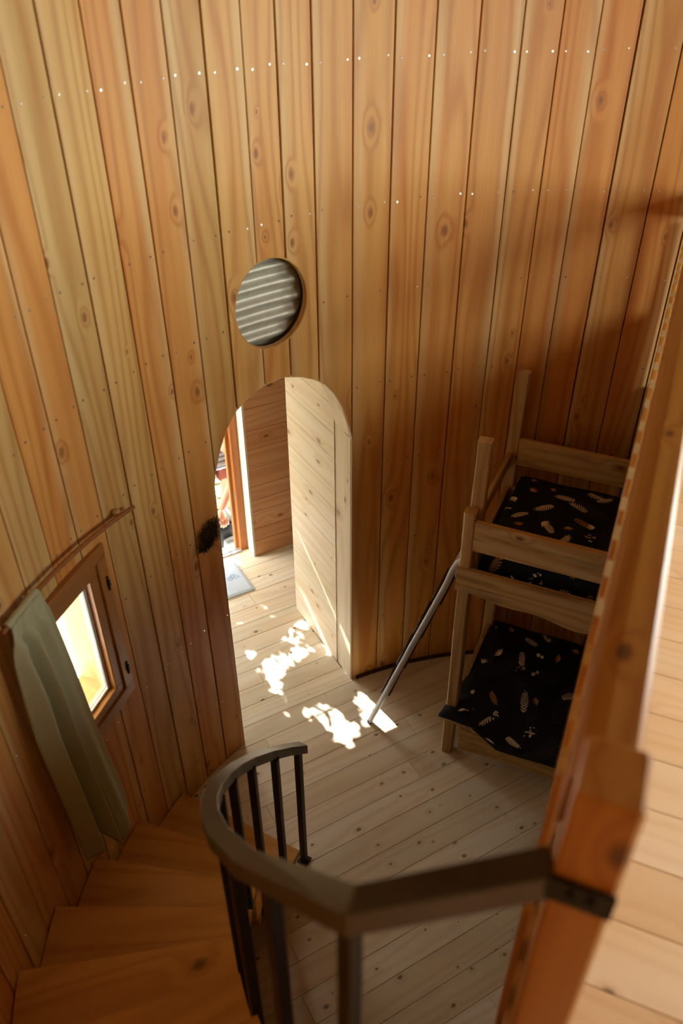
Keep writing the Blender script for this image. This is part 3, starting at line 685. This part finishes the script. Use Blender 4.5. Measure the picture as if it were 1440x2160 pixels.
# ================================================================== BUNK BED
A = R(53.5); dl = Vector((math.sin(A), math.cos(A), 0)); dw = Vector((math.cos(A), -math.sin(A), 0)); P0 = Vector((.2, 1.265, 0))
def BP(w_, l, z): return P0 + dw * w_ + dl * l + Vector((0, 0, z))
bed = empty('bunk_bed', BP(.6, .36, 0), 'rough pale timber bunk bed against the wall beside the loft', 'bed')
BL = 1.25     # bed length along dw (runs on below the loft)
rb = random.Random(11)
def bpost(w_, l, z0, z1, a=.055, b=.055, wob=.0025, nm='post'):
    return put(nm, bar_mesh(nm, a, b, z1 - z0, .006, wob, 6, rb), M['bed'], bed, frame(BP(w_, l, z0), dw, (0, 0, 1)))
def brail(nm, l, z0, z1, wa, wb, t=.024, wav=0, top_wav=0):
    """plank along the bed's length, face towards the room; wavy = waney lower edge"""
    n = 24; vs, fs = [], []; zc = (z0 + z1) / 2; h = (z1 - z0) / 2
    ph = rb.uniform(0, 6)
    for i in range(n + 1):
        u = (wb - wa) * i / n
        lo = -h + wav * (.5 + .5 * math.sin(u * 7.5 + ph)) * .9 + (wav * .3 * math.sin(u * 19 + ph)); hi = h + top_wav * math.sin(u * 9 + ph)
        for x, y in ((lo + .003, 0), (lo, .003), (lo, t), (hi, t), (hi, .003), (hi - .003, 0)): vs.append((x, y, u))
    for i in range(n):
        for k in range(6): fs.append((i * 6 + k, i * 6 + (k + 1) % 6, (i + 1) * 6 + (k + 1) % 6, (i + 1) * 6 + k))
    fs += [(5, 4, 3, 2, 1, 0), tuple(n * 6 + k for k in range(6))]
    m3 = Matrix((Vector((0, 0, 1)), dl, dw)).transposed().to_4x4(); m3.translation = BP(wa, l, zc)
    return put(nm, mesh(nm, vs, fs), M['bed'], bed, m3)
# front left: lower post, upper post, tall inner post
bpost(.0275, .05, 0, 1.255); bpost(.024, .03, 1.2555, 1.54, .05, .05); bpost(.036, .086, 1.1, 1.846, .058, .05)
for wq in (BL - .03,):
    bpost(wq, .05, 0, 1.255); bpost(wq, .03, 1.2555, 1.54, .05, .05)
bpost(.027, .74, 0, 1.845, .056, .05, .003); bpost(BL - .03, .74, 0, 1.54, .056, .05)
brail('bed_rail', -.003, 1.088, 1.252, -.006, BL + .01, .024, .035)           # wide upper bunk rail
brail('bed_rail', .0, 1.358, 1.503, .051, BL + .01, .026, 0)                   # guard rail
brail('bed_rail', .706, 1.375, 1.515, .057, BL - .06, .024, 0)                 # far guard rail
brail('bed_rail', .706, 1.10, 1.24, .057, BL - .06, .024, 0)
brail('bed_rail', -.004, .232, .312, -.012, BL + .01, .026, .035)              # waney lower rail
brail('bed_rail', .706, .22, .32, .057, BL - .06, .024, 0)
brail('drawer_board', .035, .05, .195, .085, BL - .06, .03, .008, .004)
brail('drawer_back', .06, .03, .17, .12, BL - .1, .02, 0)
def cross(z0, z1, w_, t=.024):
    p = BP(w_, .076, (z0 + z1) / 2); q = BP(w_, .715, (z0 + z1) / 2)
    put('end_rail', bar_mesh('end_rail', z1 - z0, t, (q - p).length, .003), M['bed'], bed, frame(p, (0, 0, 1), q - p))
cross(1.10, 1.24, .03); cross(1.36, 1.43, .018, .02); cross(.22, .31, .03); cross(1.10, 1.24, BL - .03); cross(.22, .31, BL - .03)
for zz in (.20, 1.10):          # slatted bases
    for k in range(8):
        w_ = .12 + k * (BL - .24) / 7; p = BP(w_, .03, zz); q = BP(w_, .71, zz)
        put('bed_slat', bar_mesh('bed_slat', .018, .07, .68, .002), M['bed'], bed, frame(p, (0, 0, 1), q - p))

# mattresses in printed covers
def mattress(name, w0, w1, l0, l1, z0, topf, sag, label, seed):
    nu, nvv = 44, 32; rr = random.Random(seed); rows = []
    # cross profile over l: bottom front -> front side -> top -> back side
    def S(u, v):        # u along dw 0..1, v: 0..1 over front face then top
        w_ = w0 + (w1 - w0) * u
        hf = .30 if sag else .16
        wa_ = w0
        if sag:
            tt = min(1, v / hf); wa_ = w0 + (.064 - w0) * max(0, (tt - .62) / .38) ** 2
            w_ = wa_ + (w1 - wa_) * u
        if v < hf:
            t = v / hf; zb = z0 - (.09 * min(1, max(0, (u - .15) / .10)) if sag else 0); z = zb + (topf - zb) * t
            if sag: l = l0 - .078 - .012 * math.sin(t * PI * .9) + .095 * t ** 4 + .004 * math.sin(u * 23 + 3 * t) * t
            else: l = l0 - .006 * math.sin(t * PI) + .005 * math.sin(u * 17 + t * 4)
            z += (-.0 if not sag else .008 * math.sin(u * 14 + 1) * (1 - t))
        else:
            t = (v - hf) / (1 - hf); l = l0 + (l1 - l0) * t
            e = min(t, 1 - t) * (l1 - l0); eu = min(u, 1 - u) * (w1 - w0)
            z = topf + .03 * (1 - math.exp(-e / .05)) * (1 - math.exp(-eu / .05)) + .004 * math.sin(u * 19 + t * 7) + .003 * math.sin(t * 31 + u * 9)
        eu = min(u, 1 - u) * (w1 - w0)
        if eu < .04 and not sag: z = z0 + (z - z0) * (1 - (1 - eu / .04) ** 3 * .5)
        return BP(w_, l, z)
    # mesh in local frame (around w0,l0,z0)
    vs, fs = [], []; o = BP(w0, l0, z0)
    for j in range(nvv + 1):
        vq = j / nvv
        for i in range(nu + 1): vs.append(S(i / nu, vq) - o)
    nn = nu + 1
    for j in range(nvv):
        for i in range(nu): fs.append((j * nn + i, j * nn + i + 1, (j + 1) * nn + i + 1, (j + 1) * nn + i))
    # back, sides, bottom
    k0 = len(vs)
    for i in range(nn): vs.append(BP((.064 if sag else w0) + (w1 - (.064 if sag else w0)) * i / nu, l1, z0 - (.095 if sag else 0)) - o)
    for i in range(nu): fs.append((nvv * nn + i, nvv * nn + i + 1, k0 + i + 1, k0 + i))
    fs.append(tuple([j * nn for j in range(nvv + 1)] + [k0])); fs.append(tuple([k0 + nu] + [j * nn + nu for j in range(nvv, -1, -1)]))
    fs.append(tuple(list(range(nn)) + list(range(k0 + nu, k0 - 1, -1))))
    ob = put(name, mesh(name, vs, fs, True), M['cover'], None, Matrix.Translation(o)); tag(ob, label, 'mattress', 'leaf-print mattresses on the bunk bed')
    # printed leaves
    bms = {'leafw': bmesh.new(), 'leafo': bmesh.new(), 'leafg': bmesh.new()}
    DU, DV = (w1 - w0), (l1 - l0) + (topf - z0)
    def poly(b, pts):
        out = []
        for (x, y) in pts:
            u, v = x / DU, y / DV
            if not (.012 < u < .988 and .01 < v < .985): return
            p = S(u, v); du = S(min(1, u + .004), v) - p; dvv = S(u, min(1, v + .004)) - p
            nrm = du.cross(dvv); nrm = nrm.normalized() if nrm.length > 1e-9 else Vector((0, 0, 1))
            if nrm.z < -.2: nrm = -nrm
            out.append(b.verts.new(p + nrm * .0016 - o))
        b.faces.new(out)
    def leaflet(b, x, y, ang, L_, W_):
        c, s = math.cos(ang), math.sin(ang)
        poly(b, [(x + c * a * L_ - s * q * W_, y + s * a * L_ + c * q * W_) for a, q in ((0, 0), (.35, -.5), (.75, -.38), (1, 0), (.75, .38), (.35, .5))])
    def fern(b, x, y, ang, L_, n, curve, lw=.34, lf=.0030):
        for k in range(n):
            t = k / n; a2 = ang + curve * t; 
            px, py = x, y
            px += math.cos(ang + curve * t * .5) * L_ * t; py += math.sin(ang + curve * t * .5) * L_ * t
            ll = L_ * lw * (1 - .55 * t) * (0.75 + .5 * math.sin(min(1, t * 2.2) * PI / 2))
            for sgn in (-1, 1): leaflet(b, px, py, a2 + sgn * .85, ll, lf * 1.6)
            qx, qy = x + math.cos(ang + curve * (t + 1 / n) * .5) * L_ * (t + 1 / n), y + math.sin(ang + curve * (t + 1 / n) * .5) * L_ * (t + 1 / n)
            c2, s2 = -math.sin(a2) * .0012, math.cos(a2) * .0012
            poly(b, [(px - c2, py - s2), (qx - c2, qy - s2), (qx + c2, qy + s2), (px + c2, py + s2)])
        leaflet(b, qx, qy, ang + curve, L_ * .16, lf * 1.4)
    def berries(b, x, y, n, r):
        for k in range(n):
            a, q = rr.uniform(0, 2 * PI), r * math.sqrt(rr.random()); s = rr.uniform(.0025, .0045); cx_, cy_ = x + math.cos(a) * q, y + math.sin(a) * q
            poly(b, [(cx_ + s * math.cos(t * PI / 3), cy_ + s * math.sin(t * PI / 3)) for t in range(6)])
    def fan(b, x, y, ang, n, L_, W_):
        for k in range(n): leaflet(b, x, y, ang + (k - (n - 1) / 2) * .42, L_, W_)
    placed = []; tries = 0
    while len(placed) < 90 and tries < 4000:
        tries += 1; x, y = rr.uniform(.03, min(DU, .95) - .03), rr.uniform(.02, DV - .03)
        if any((x - a) ** 2 + (y - c) ** 2 < .083 ** 2 for a, c in placed): continue
        placed.append((x, y)); ang = rr.uniform(0, 2 * PI); q = rr.random()
        if q < .33: fern(bms['leafw'], x, y, ang, rr.uniform(.072, .095), 8, rr.uniform(-.7, .7))
        elif q < .43: fern(bms['leafo'], x, y, ang, rr.uniform(.06, .085), 7, rr.uniform(-.6, .6))
        elif q < .62: fern(bms['leafg'], x, y, ang, rr.uniform(.15, .19), 15, rr.uniform(-.8, .8), .36, .0016)
        elif q < .74: fan(bms['leafw'], x, y, ang, rr.choice((4, 5)), .036, .008)
        elif q < .82: fan(bms['leafo'], x, y, ang, 5, .032, .007)
        elif q < .88: fan(bms['leafw'], x, y, ang, 2, .024, .016); fan(bms['leafw'], x, y, ang + PI, 2, .02, .013)
        else: berries(bms[rr.choice(('leafw', 'leafg', 'leafw'))], x, y, 14, .03)
    for k, b in bms.items():
        if len(b.faces): 
            m = bpy.data.meshes.new('leaf_print'); b.to_mesh(m); b.free()
            lo = put('leaf_print', m, M[k], ob, Matrix.Translation(o)); lo['kind'] = 'stuff'
    return ob
mattress('mattress', .066, BL - .07, .082, .70, 1.125, 1.325, False, 'upper bunk mattress in a dark leaf-print cover behind the guard rail', 5)
mattress('mattress', -.012, BL - .07, .04, .70, .322, .362, True, 'lower bunk mattress in a dark leaf-print cover drooping over the low rail', 23)

# ---- ladder
lad = empty('bunk_ladder', BP(-.4, .2, 0), 'slim aluminium ladder with dark rungs leaning on the end of the bunk bed', 'ladder')
def lad_path(l): return [BP(-.405, l, .012), BP(-.30, l, .335), BP(-.20, l, .655), BP(-.10, l, .965), BP(-.055, l, 1.11), BP(-.035, l, 1.19), BP(-.018, l, 1.235), BP(.004, l, 1.262), BP(.03, l, 1.27)]
LA, LB = .045, .315
for l in (LA, LB):
    pts = lad_path(l)
    if l == LB: pts = pts[:-2]
    put('side_rail', tube_mesh('side_rail', pts, .0145, 12), M['alu'], lad)
    put('rubber_foot', tube_mesh('rubber_foot', [BP(-.409, l, .0005), BP(-.403, l, .02)], .0145, 12), M['rung'], lad)
for k, z in enumerate((.25, .49, .73, .97)):
    w_ = -.405 + .312 * (z - .012) / .98
    bar('rung', BP(w_, LA + .012, z), BP(w_, LB - .012, z), .05, .02, M['rung'], lad, dw * .3 + Vector((0, 0, 0)) + dw, .004)
for l in (LA,): 
    bm = bmesh.new(); add_box(bm, (0, 0, 0), (.012, .03, .06)); put('hook', bm2mesh('hook', bm), M['alu'], lad, frame(BP(-.014, l, 1.20), dw, (0, 0, 1)))

# ================================================================== CURTAIN
rod = empty('curtain_rod', cyl(-44, 1.895, 1.84), 'curved brown wooden curtain rod above the casement window with round wooden knobs', 'curtain rod')
def rod_pt(a): return cyl(a, 1.895, 1.806 + (a + 33.3) * -.0029)
put('rod', tube_mesh('rod', [rod_pt(-33.0 - 22.2 * i / 24) for i in range(25)], .0085, 10), M['twig'], rod)
for a in (-34.9, -54.9):
    p = rod_pt(a) + cyl(a, .022, .004); bm = bmesh.new(); bmesh.ops.create_uvsphere(bm, u_segments=14, v_segments=10, radius=.0145)
    put('knob', bm2mesh('knob', bm, True), M['slat'], rod, Matrix.Translation(p))
def curtain_mesh():
    nu, nv_ = 90, 48; vs, fs = [], []
    def lerp(t, pts):
        for (a, b), (c, d) in zip(pts[:-1], pts[1:]):
            if t <= c: return b + (d - b) * (t - a) / (c - a)
        return pts[-1][1]
    for j in range(nv_ + 1):
        v = j / nv_
        aR = lerp(v, [(0, -49.3), (.06, -48.9), (.3, -48.1), (.6, -47.3), (1, -45.8)]); aL = lerp(v, [(0, -54.4), (.1, -55.6), (.4, -56.0), (1, -54.9)])
        for i in range(nu + 1):
            u = i / nu
            zb = lerp(u, [(0, .72), (.12, .735), (.3, .80), (.42, .62), (.6, .585), (.85, .61), (1, .69)])
            zt = rod_pt(aL + (aR - aL) * u).z + .002
            z = zt + (zb - zt) * v
            fold = math.sin(u * 2 * PI * 3.1 - .6) * (1 - .85 * max(0, min(1, (u - .42) / .2)) * min(1, v * 5)) 
            amp = .012 + .026 * min(1, v * 4)
            if v < .06: amp = .006; fold = math.sin(u * 2 * PI * 6)
            az = aL + (aR - aL) * (u + .03 * math.sin(u * 2 * PI * 3.1) * min(1, v * 6) * (1 if u < .5 else .2))
            r = 1.872 - (.012 * v) - fold * amp - .028 * math.sin(PI * max(0, min(1, (u - .35) / .65))) * (.3 + v)
            if v < .045: r = 1.8805 if v < .02 else 1.8795 - .003 * (fold + 1)
            vs.append(cyl(az, r, z))
    n = nu + 1
    for j in range(nv_):
        for i in range(nu): fs.append((j * n + i, j * n + i + 1, (j + 1) * n + i + 1, (j + 1) * n + i))
    m = mesh('curtain', vs, fs, True); return m
cur = put('curtain', curtain_mesh(), M['curtain']); tag(cur, 'long sage green curtain hanging gathered at the left end of the rod', 'curtain')
md = cur.modifiers.new('s', 'SOLIDIFY'); md.thickness = .0025; md.offset = 0
# rod pocket, a sleeve of the same cloth
put('rod_pocket', tube_mesh('rod_pocket', [rod_pt(-49.2 - 5.3 * i / 20) for i in range(21)], .0135, 12, False, True, [.0128 + .0012 * math.sin(i * 1.1) for i in range(21)]), M['curtain'], cur)

# ================================================================== SMALL THINGS
# shaggy tuft beside the arch
tc_ = cyl(-21.9, RAD - .004, 1.435)
tuft = empty('dried_moss_tuft', tc_, 'dark shaggy tuft of dried moss fixed to the wall beside the arched doorway', 'decoration')
rt_ = random.Random(4); dn_ = cyl(-21.9, 1, 0); tn = Vector((dn_.y, -dn_.x, 0))
bmA, bmB = bmesh.new(), bmesh.new()
ico = bmesh.new(); bmesh.ops.create_icosphere(ico, subdivisions=2, radius=.03)
for v in ico.verts: v.co = Vector((v.co.x * 1.3, v.co.y * .6, v.co.z * 1.3)) * rt_.uniform(.8, 1.1)
put('core', bm2mesh('core', ico, True), M['tuft'], tuft, local(-21.9, RAD - .022) @ Matrix.Translation((0, 0, 1.435)))
for k in range(900):
    a = rt_.uniform(0, 2 * PI); q = math.sqrt(rt_.random()); px, pz = .052 * q * math.cos(a) + .012 * math.sin(a), .062 * q * math.sin(a) + .02 * math.cos(a)
    p = tc_ + tn * px + Vector((0, 0, pz)) - dn_ * (.008 + .034 * (1 - q * q) * rt_.random() ** .3); dd = (tn * rt_.uniform(-1, 1) + Vector((0, 0, rt_.uniform(-1, .8))) - dn_ * rt_.uniform(.1, 1)).normalized()
    cur_ = Vector((rt_.uniform(-1, 1), rt_.uniform(-1, 1), rt_.uniform(-1, 1))) * .9; L_ = rt_.uniform(.014, .03); pts_ = []
    for s in range(5): pts_.append(p.copy()); p = p + dd * L_ / 4; dd = (dd + cur_ * .45).normalized()
    b = bmA if rt_.random() < .75 else bmB; side = dd.cross(Vector((.3, .5, .8))).normalized() * .0024; ring = []
    for s, pp_ in enumerate(pts_):
        w_ = 1 - s / 6; ring.append([b.verts.new(pp_ + side * w_), b.verts.new(pp_ - side * w_), b.verts.new(pp_ - dn_ * .0024 * w_)])
    for s in range(4):
        for e in range(3): b.faces.new((ring[s][e], ring[s][(e + 1) % 3], ring[s + 1][(e + 1) % 3], ring[s + 1][e]))
tag(put('strands', bm2mesh('strands', bmA), M['tuft'], tuft), kind='stuff'); tag(put('green_strands', bm2mesh('green_strands', bmB), M['tuftg'], tuft), kind='stuff')

# rug by the entrance
def rug():
    nx, ny = 26, 16; x0, x1, y0, y1 = -.56, -.10, 2.91, 3.235; vs, fs = [], []
    for lay, zz in ((0, .0105), (1, .0008)):
        for j in range(ny + 1):
            for i in range(nx + 1):
                x = x0 + (x1 - x0) * i / nx; y = y0 + (y1 - y0) * j / ny; e = min(i, nx - i, j, ny - j)
                vs.append((x, y, zz - (.004 if e == 0 and lay == 0 else 0) + (.0012 * math.sin(x * 40 + y * 23) if lay == 0 else 0)))
    n = nx + 1; q = (nx + 1) * (ny + 1)
    for j in range(ny):
        for i in range(nx):
            fs.append((j * n + i, j * n + i + 1, (j + 1) * n + i + 1, (j + 1) * n + i)); fs.append((q + j * n + i, q + (j + 1) * n + i, q + (j + 1) * n + i + 1, q + j * n + i + 1))
    edge = [i for i in range(nx)] + [j * n + nx for j in range(ny)] + [ny * n + nx - i for i in range(nx)] + [(ny - j) * n for j in range(ny)]
    for a, b in zip(edge, edge[1:] + edge[:1]): fs.append((a, b, b + q, a + q))
    return mesh('doormat', vs, fs, False)
rg = put('doormat', rug(), M['rug']); tag(rg, 'pale blue-white rug with fine line drawing on the floor by the entrance', 'rug')
rr_ = random.Random(8); bmr = bmesh.new()
def stroke(b, pts, w_):
    prev = None
    for i, p in enumerate(pts):
        q = pts[min(i + 1, len(pts) - 1)]; p0 = pts[max(i - 1, 0)]; t = Vector((q[0] - p0[0], q[1] - p0[1], 0)); t = t.normalized() if t.length else Vector((1, 0, 0)); s = Vector((-t.y, t.x, 0)) * w_
        c = Vector((p[0], p[1], .0122)); cur2 = (b.verts.new(c + s), b.verts.new(c - s))
        if prev: b.faces.new((prev[0], prev[1], cur2[1], cur2[0]))
        prev = cur2
for k in range(16):
    cx_, cy_ = rr_.uniform(-.5, -.14), rr_.uniform(2.96, 3.19); r0 = rr_.uniform(.02, .035); tw = rr_.uniform(0, 6)
    stroke(bmr, [(cx_ + r0 * (1 - t / 26) * math.cos(tw + t * .42), cy_ + r0 * (1 - t / 26) * math.sin(tw + t * .42) * .9) for t in range(20)], .0022)
tag(put('line_print', bm2mesh('line_print', bmr), M['rugp'], rg), kind='stuff')

# ================================================================== OUTSIDE
GZ = -.12
bm = bmesh.new(); add_box(bm, (0, 9.5, GZ - .1), (24, 12.1, .2)); ground = put('ground', bm2mesh('ground', bm), M['gravel']); tag(ground, kind='structure')
bm = bmesh.new(); rs = random.Random(2)
for k in range(1500):
    x, y = rs.uniform(-1.0, 1.2), rs.uniform(3.5, 5.6); s = rs.uniform(.012, .034)
    r = bmesh.ops.create_icosphere(bm, subdivisions=1, radius=1)
    sq = (s * rs.uniform(.8, 1.3), s * rs.uniform(.7, 1.1), s * rs.uniform(.4, .7)); an = rs.uniform(0, 6)
    for v in r['verts']:
        a, b = v.co.x * sq[0], v.co.y * sq[1]; v.co = Vector((x + a * math.cos(an) - b * math.sin(an), y + a * math.sin(an) + b * math.cos(an), GZ + v.co.z * sq[2] + sq[2] * .4))
tag(put('gravel_stones', bm2mesh('gravel_stones', bm), M['stone'], ground), kind='stuff')

# tree whose leaves dapple the sun on the floor
tree = empty('garden_tree', (-2.3, 5.9, GZ), 'leafy garden tree in front of the entrance outside', 'tree')
put('trunk', tube_mesh('trunk', [(-2.3, 5.9, GZ), (-2.25, 5.85, .8), (-2.0, 5.75, 1.7), (-1.6, 5.6, 2.4), (-1.0, 5.5, 2.8), (-.2, 5.45, 2.9)], .1, 10, True, True, [.12, .1, .085, .06, .035, .012]), M['bark'], tree)
put('branch', tube_mesh('branch', [(-1.6, 5.6, 2.4), (-1.0, 5.4, 2.1), (-.4, 5.35, 1.85), (.1, 5.3, 1.7)], .03, 8, True, True, [.045, .03, .018, .007]), M['bark'], tree)
LIT = [(-.30, 2.25, .075, .085), (-.36, 2.36, .03, .05), (-.335, 2.12, .035, .06), (-.22, 2.27, .05, .03), (-.14, 2.26, .05, .035), (-.07, 2.27, .04, .03), (-.13, 2.44, .035, .045), (-.06, 2.40, .03, .05), (-.03, 2.49, .03, .03), (.02, 2.45, .02, .02), (.09, 2.19, .04, .05),
       (-.20, 1.81, .045, .05), (-.16, 1.75, .04, .06), (-.19, 1.66, .045, .06), (-.17, 1.58, .03, .04), (-.12, 1.62, .035, .035), (-.27, 1.84, .025, .02), (.03, 1.72, .035, .09), (.06, 1.60, .04, .07), (.0, 1.64, .03, .03), (.15, 1.52, .06, .035), (.12, 1.54, .04, .03)]
bml = bmesh.new(); rl = random.Random(21); made = 0
for k in range(80000):
    x, y, z = rl.uniform(-1.55, .6), rl.uniform(4.75, 5.7), rl.uniform(1.3, 3.2)
    t = z / .65; fx, fy = x + .12 * t, y - t
    if not (-.95 < fx < .45 and 1.2 < fy < 3.2): continue
    if made >= 13000: break
    m = 1.0
    if any(((fx - a) / (ra + .022)) ** 2 + ((fy - b) / (rb_ + .03)) ** 2 < 1 for a, b, ra, rb_ in LIT) and rl.random() > .06: continue
    made += 1; L_, W_ = rl.uniform(.05, .085), rl.uniform(.024, .042)
    q = Matrix.Rotation(rl.uniform(0, 6.28), 3, 'Z') @ Matrix.Rotation(rl.uniform(-.9, .9), 3, 'X') @ Matrix.Rotation(rl.uniform(-.9, .9), 3, 'Y')
    vv = [bml.verts.new(Vector((x, y, z)) + q @ Vector(p)) for p in ((-L_ / 2, 0, 0), (-L_ * .15, -W_ / 2, .004), (L_ * .25, -W_ * .4, .004), (L_ / 2, 0, 0), (L_ * .25, W_ * .4, .004), (-L_ * .15, W_ / 2, .004))]
    bml.faces.new(vv)
me = bpy.data.meshes.new('foliage'); bml.to_mesh(me); bml.free()
tag(put('foliage', me, M['leaf'], tree), kind='stuff')

# bag on the gravel just outside the threshold
bag = empty('black_bag', (-.05, 3.56, GZ), 'black bag standing on the gravel just outside the threshold', 'bag')
def soft_box(name, c, s, mat, parent, seed, sub=3):
    bm = bmesh.new(); bmesh.ops.create_cube(bm, size=1); bmesh.ops.subdivide_edges(bm, edges=bm.edges, cuts=sub, use_grid_fill=True); r = random.Random(seed)
    for v in bm.verts:
        p = v.co * 2; l = max(abs(p.x), abs(p.y), abs(p.z)); e = p.normalized() * (l * 1.15); p = p * .55 + e * .45
        v.co = Vector((p.x * s[0] / 2, p.y * s[1] / 2, max(p.z, -1) * s[2] / 2)) * (1 + r.uniform(-.04, .04)); v.co += Vector(c)
    return put(name, bm2mesh(name, bm, True), mat, parent)
soft_box('bag_body', (-.065, 3.56, GZ + .125), (.17, .14, .25), M['bag'], bag, 1)
soft_box('bag_pocket', (-.03, 3.475, GZ + .08), (.10, .05, .12), M['bagg'], bag, 2)
put('strap', tube_mesh('strap', [(-.12, 3.52, GZ + .24), (-.09, 3.50, GZ + .30), (-.04, 3.5, GZ + .31), (.0, 3.52, GZ + .25), (.02, 3.5, GZ + .1)], .009, 8), M['bag'], bag)

# person crouching over the bag
per = empty('person', (.12, 3.9, GZ), 'person in a striped shirt and rust shorts bending down to a black bag outside', 'person')
def skinned(name, V, E_, rad, mat, parent, root=0, sub=2):
    me = bpy.data.meshes.new(name); me.from_pydata(V, E_, []); o = bpy.data.objects.new(name, me); COL.objects.link(o)
    md = o.modifiers.new('skin', 'SKIN'); md.use_smooth_shade = True
    lay = me.skin_vertices[0].data
    for i, r in enumerate(rad): lay[i].radius = (r, r) if not isinstance(r, tuple) else r
    lay[root].use_root = True
    ss = o.modifiers.new('sub', 'SUBSURF'); ss.levels = sub; ss.render_levels = sub
    bpy.context.view_layer.update(); dg = bpy.context.evaluated_depsgraph_get(); m2 = bpy.data.meshes.new_from_object(o.evaluated_get(dg))
    bpy.data.objects.remove(o, do_unlink=True)
    for p in m2.polygons: p.use_smooth = True
    return m2
hip, chest, neck, head = (.06, 3.99, .47), (.05, 3.69, .64), (.045, 3.56, .74), (.04, 3.48, .82)
V = [hip, (.06, 3.85, .545), chest, neck, head, (.03, 3.45, .89),
     (-.13, 3.63, .63), (-.20, 3.55, .45), (-.15, 3.50, .27),             # right arm
     (.22, 3.63, .64), (.085, 3.545, .49), (-.075, 3.485, .265),         # left arm
     (-.03, 3.98, .45), (-.055, 3.84, .24), (-.05, 3.99, .02), (-.06, 3.89, GZ + .045),
     (.14, 3.98, .45), (.13, 3.84, .24), (.14, 3.99, .02), (.15, 3.89, GZ + .045)]
Ed = [(0, 1), (1, 2), (2, 3), (3, 4), (4, 5), (2, 6), (6, 7), (7, 8), (2, 9), (9, 10), (10, 11), (0, 12), (12, 13), (13, 14), (14, 15), (0, 16), (16, 17), (17, 18), (18, 19)]
rad = [.12, .115, .125, .05, .085, .075, .055, .038, .027, .055, .038, .027, .08, .056, .036, .034, .08, .056, .036, .034]
m2 = skinned('body', V, Ed, rad, None, None)
bm = bmesh.new(); bm.from_mesh(m2)
def join_skin(bm, V, E_, rad):
    m3_ = skinned('x', V, E_, rad, None, None, 0, 1); bm.from_mesh(m3_)
for (hx, hy, hz_, sgn) in ((-.075, 3.485, .265, -1), (-.15, 3.50, .27, 1)):
    join_skin(bm, [(hx, hy, hz_), (hx - .005 * sgn, hy - .01, hz_ - .04), (hx - .01 * sgn, hy - .02, hz_ - .08)], [(0, 1), (1, 2)], [(.03, .022), (.042, .022), (.036, .018)])
    for f in range(4):
        ox = (-.024 + .016 * f); L_ = (.055, .066, .063, .05)[f]
        b0 = (hx + ox - .01 * sgn, hy - .022, hz_ - .058); join_skin(bm, [b0, (b0[0], b0[1] - .012, b0[2] - L_ * .6), (b0[0], b0[1] + .006, b0[2] - L_ - .012)], [(0, 1), (1, 2)], [.0095, .0085, .0075])
    b0 = (hx + .03 * sgn, hy - .02, hz_ - .03); join_skin(bm, [b0, (b0[0] + .012 * sgn, b0[1] - .012, b0[2] - .03), (b0[0] + .004 * sgn, b0[1] - .012, b0[2] - .055)], [(0, 1), (1, 2)], [.011, .0095, .008])
# nose and ears
for c, s in (((.03, 3.378, .835), (.014, .02, .02)), ((-.05, 3.47, .845), (.01, .02, .03)), ((.115, 3.47, .845), (.01, .02, .03))):
    r = bmesh.ops.create_icosphere(bm, subdivisions=2, radius=1)
    for v in r['verts']: v.co = Vector((v.co.x * s[0] + c[0], v.co.y * s[1] + c[1], v.co.z * s[2] + c[2]))
put('body', bm2mesh('body', bm, True), M['skin'], per)
for x in (-.002, .062):
    bm = bmesh.new()
    r = bmesh.ops.create_icosphere(bm, subdivisions=2, radius=.011)
    for v in r['verts']: v.co += Vector((x, 3.397, .858))
    put('eye', bm2mesh('eye', bm, True), M['white'], per)
bm = bmesh.new(); r = bmesh.ops.create_icosphere(bm, subdivisions=3, radius=1)
for v in r['verts']: v.co = Vector((v.co.x * .098 + .035, v.co.y * .105 + 3.495, v.co.z * .098 + .875)); 
put('hair', bm2mesh('hair', bm, True), M['hair'], per)
m2 = skinned('shirt', [(.06, 3.93, .51), (.055, 3.81, .545), (.05, 3.69, .62), (.045, 3.58, .71), (-.13, 3.63, .62), (-.18, 3.575, .50), (.22, 3.63, .63), (.105, 3.56, .51)], [(0, 1), (1, 2), (2, 3), (2, 4), (4, 5), (2, 6), (6, 7)], [.165, .165, .165, .07, .085, .066, .085, .066], None, None)
put('shirt', m2, M['shirt'], per)
m2 = skinned('shorts', [(.06, 4.0, .47), (-.03, 3.97, .43), (-.055, 3.855, .215), (.14, 3.97, .43), (.13, 3.855, .215)], [(0, 1), (1, 2), (0, 3), (3, 4)], [.135, .095, .078, .095, .078], None, None)
put('shorts', m2, M['shorts'], per)
for x in (-.06, .15): soft_box('shoe', (x, 3.89, GZ + .045), (.09, .25, .088), M['shoe'], per, 5)
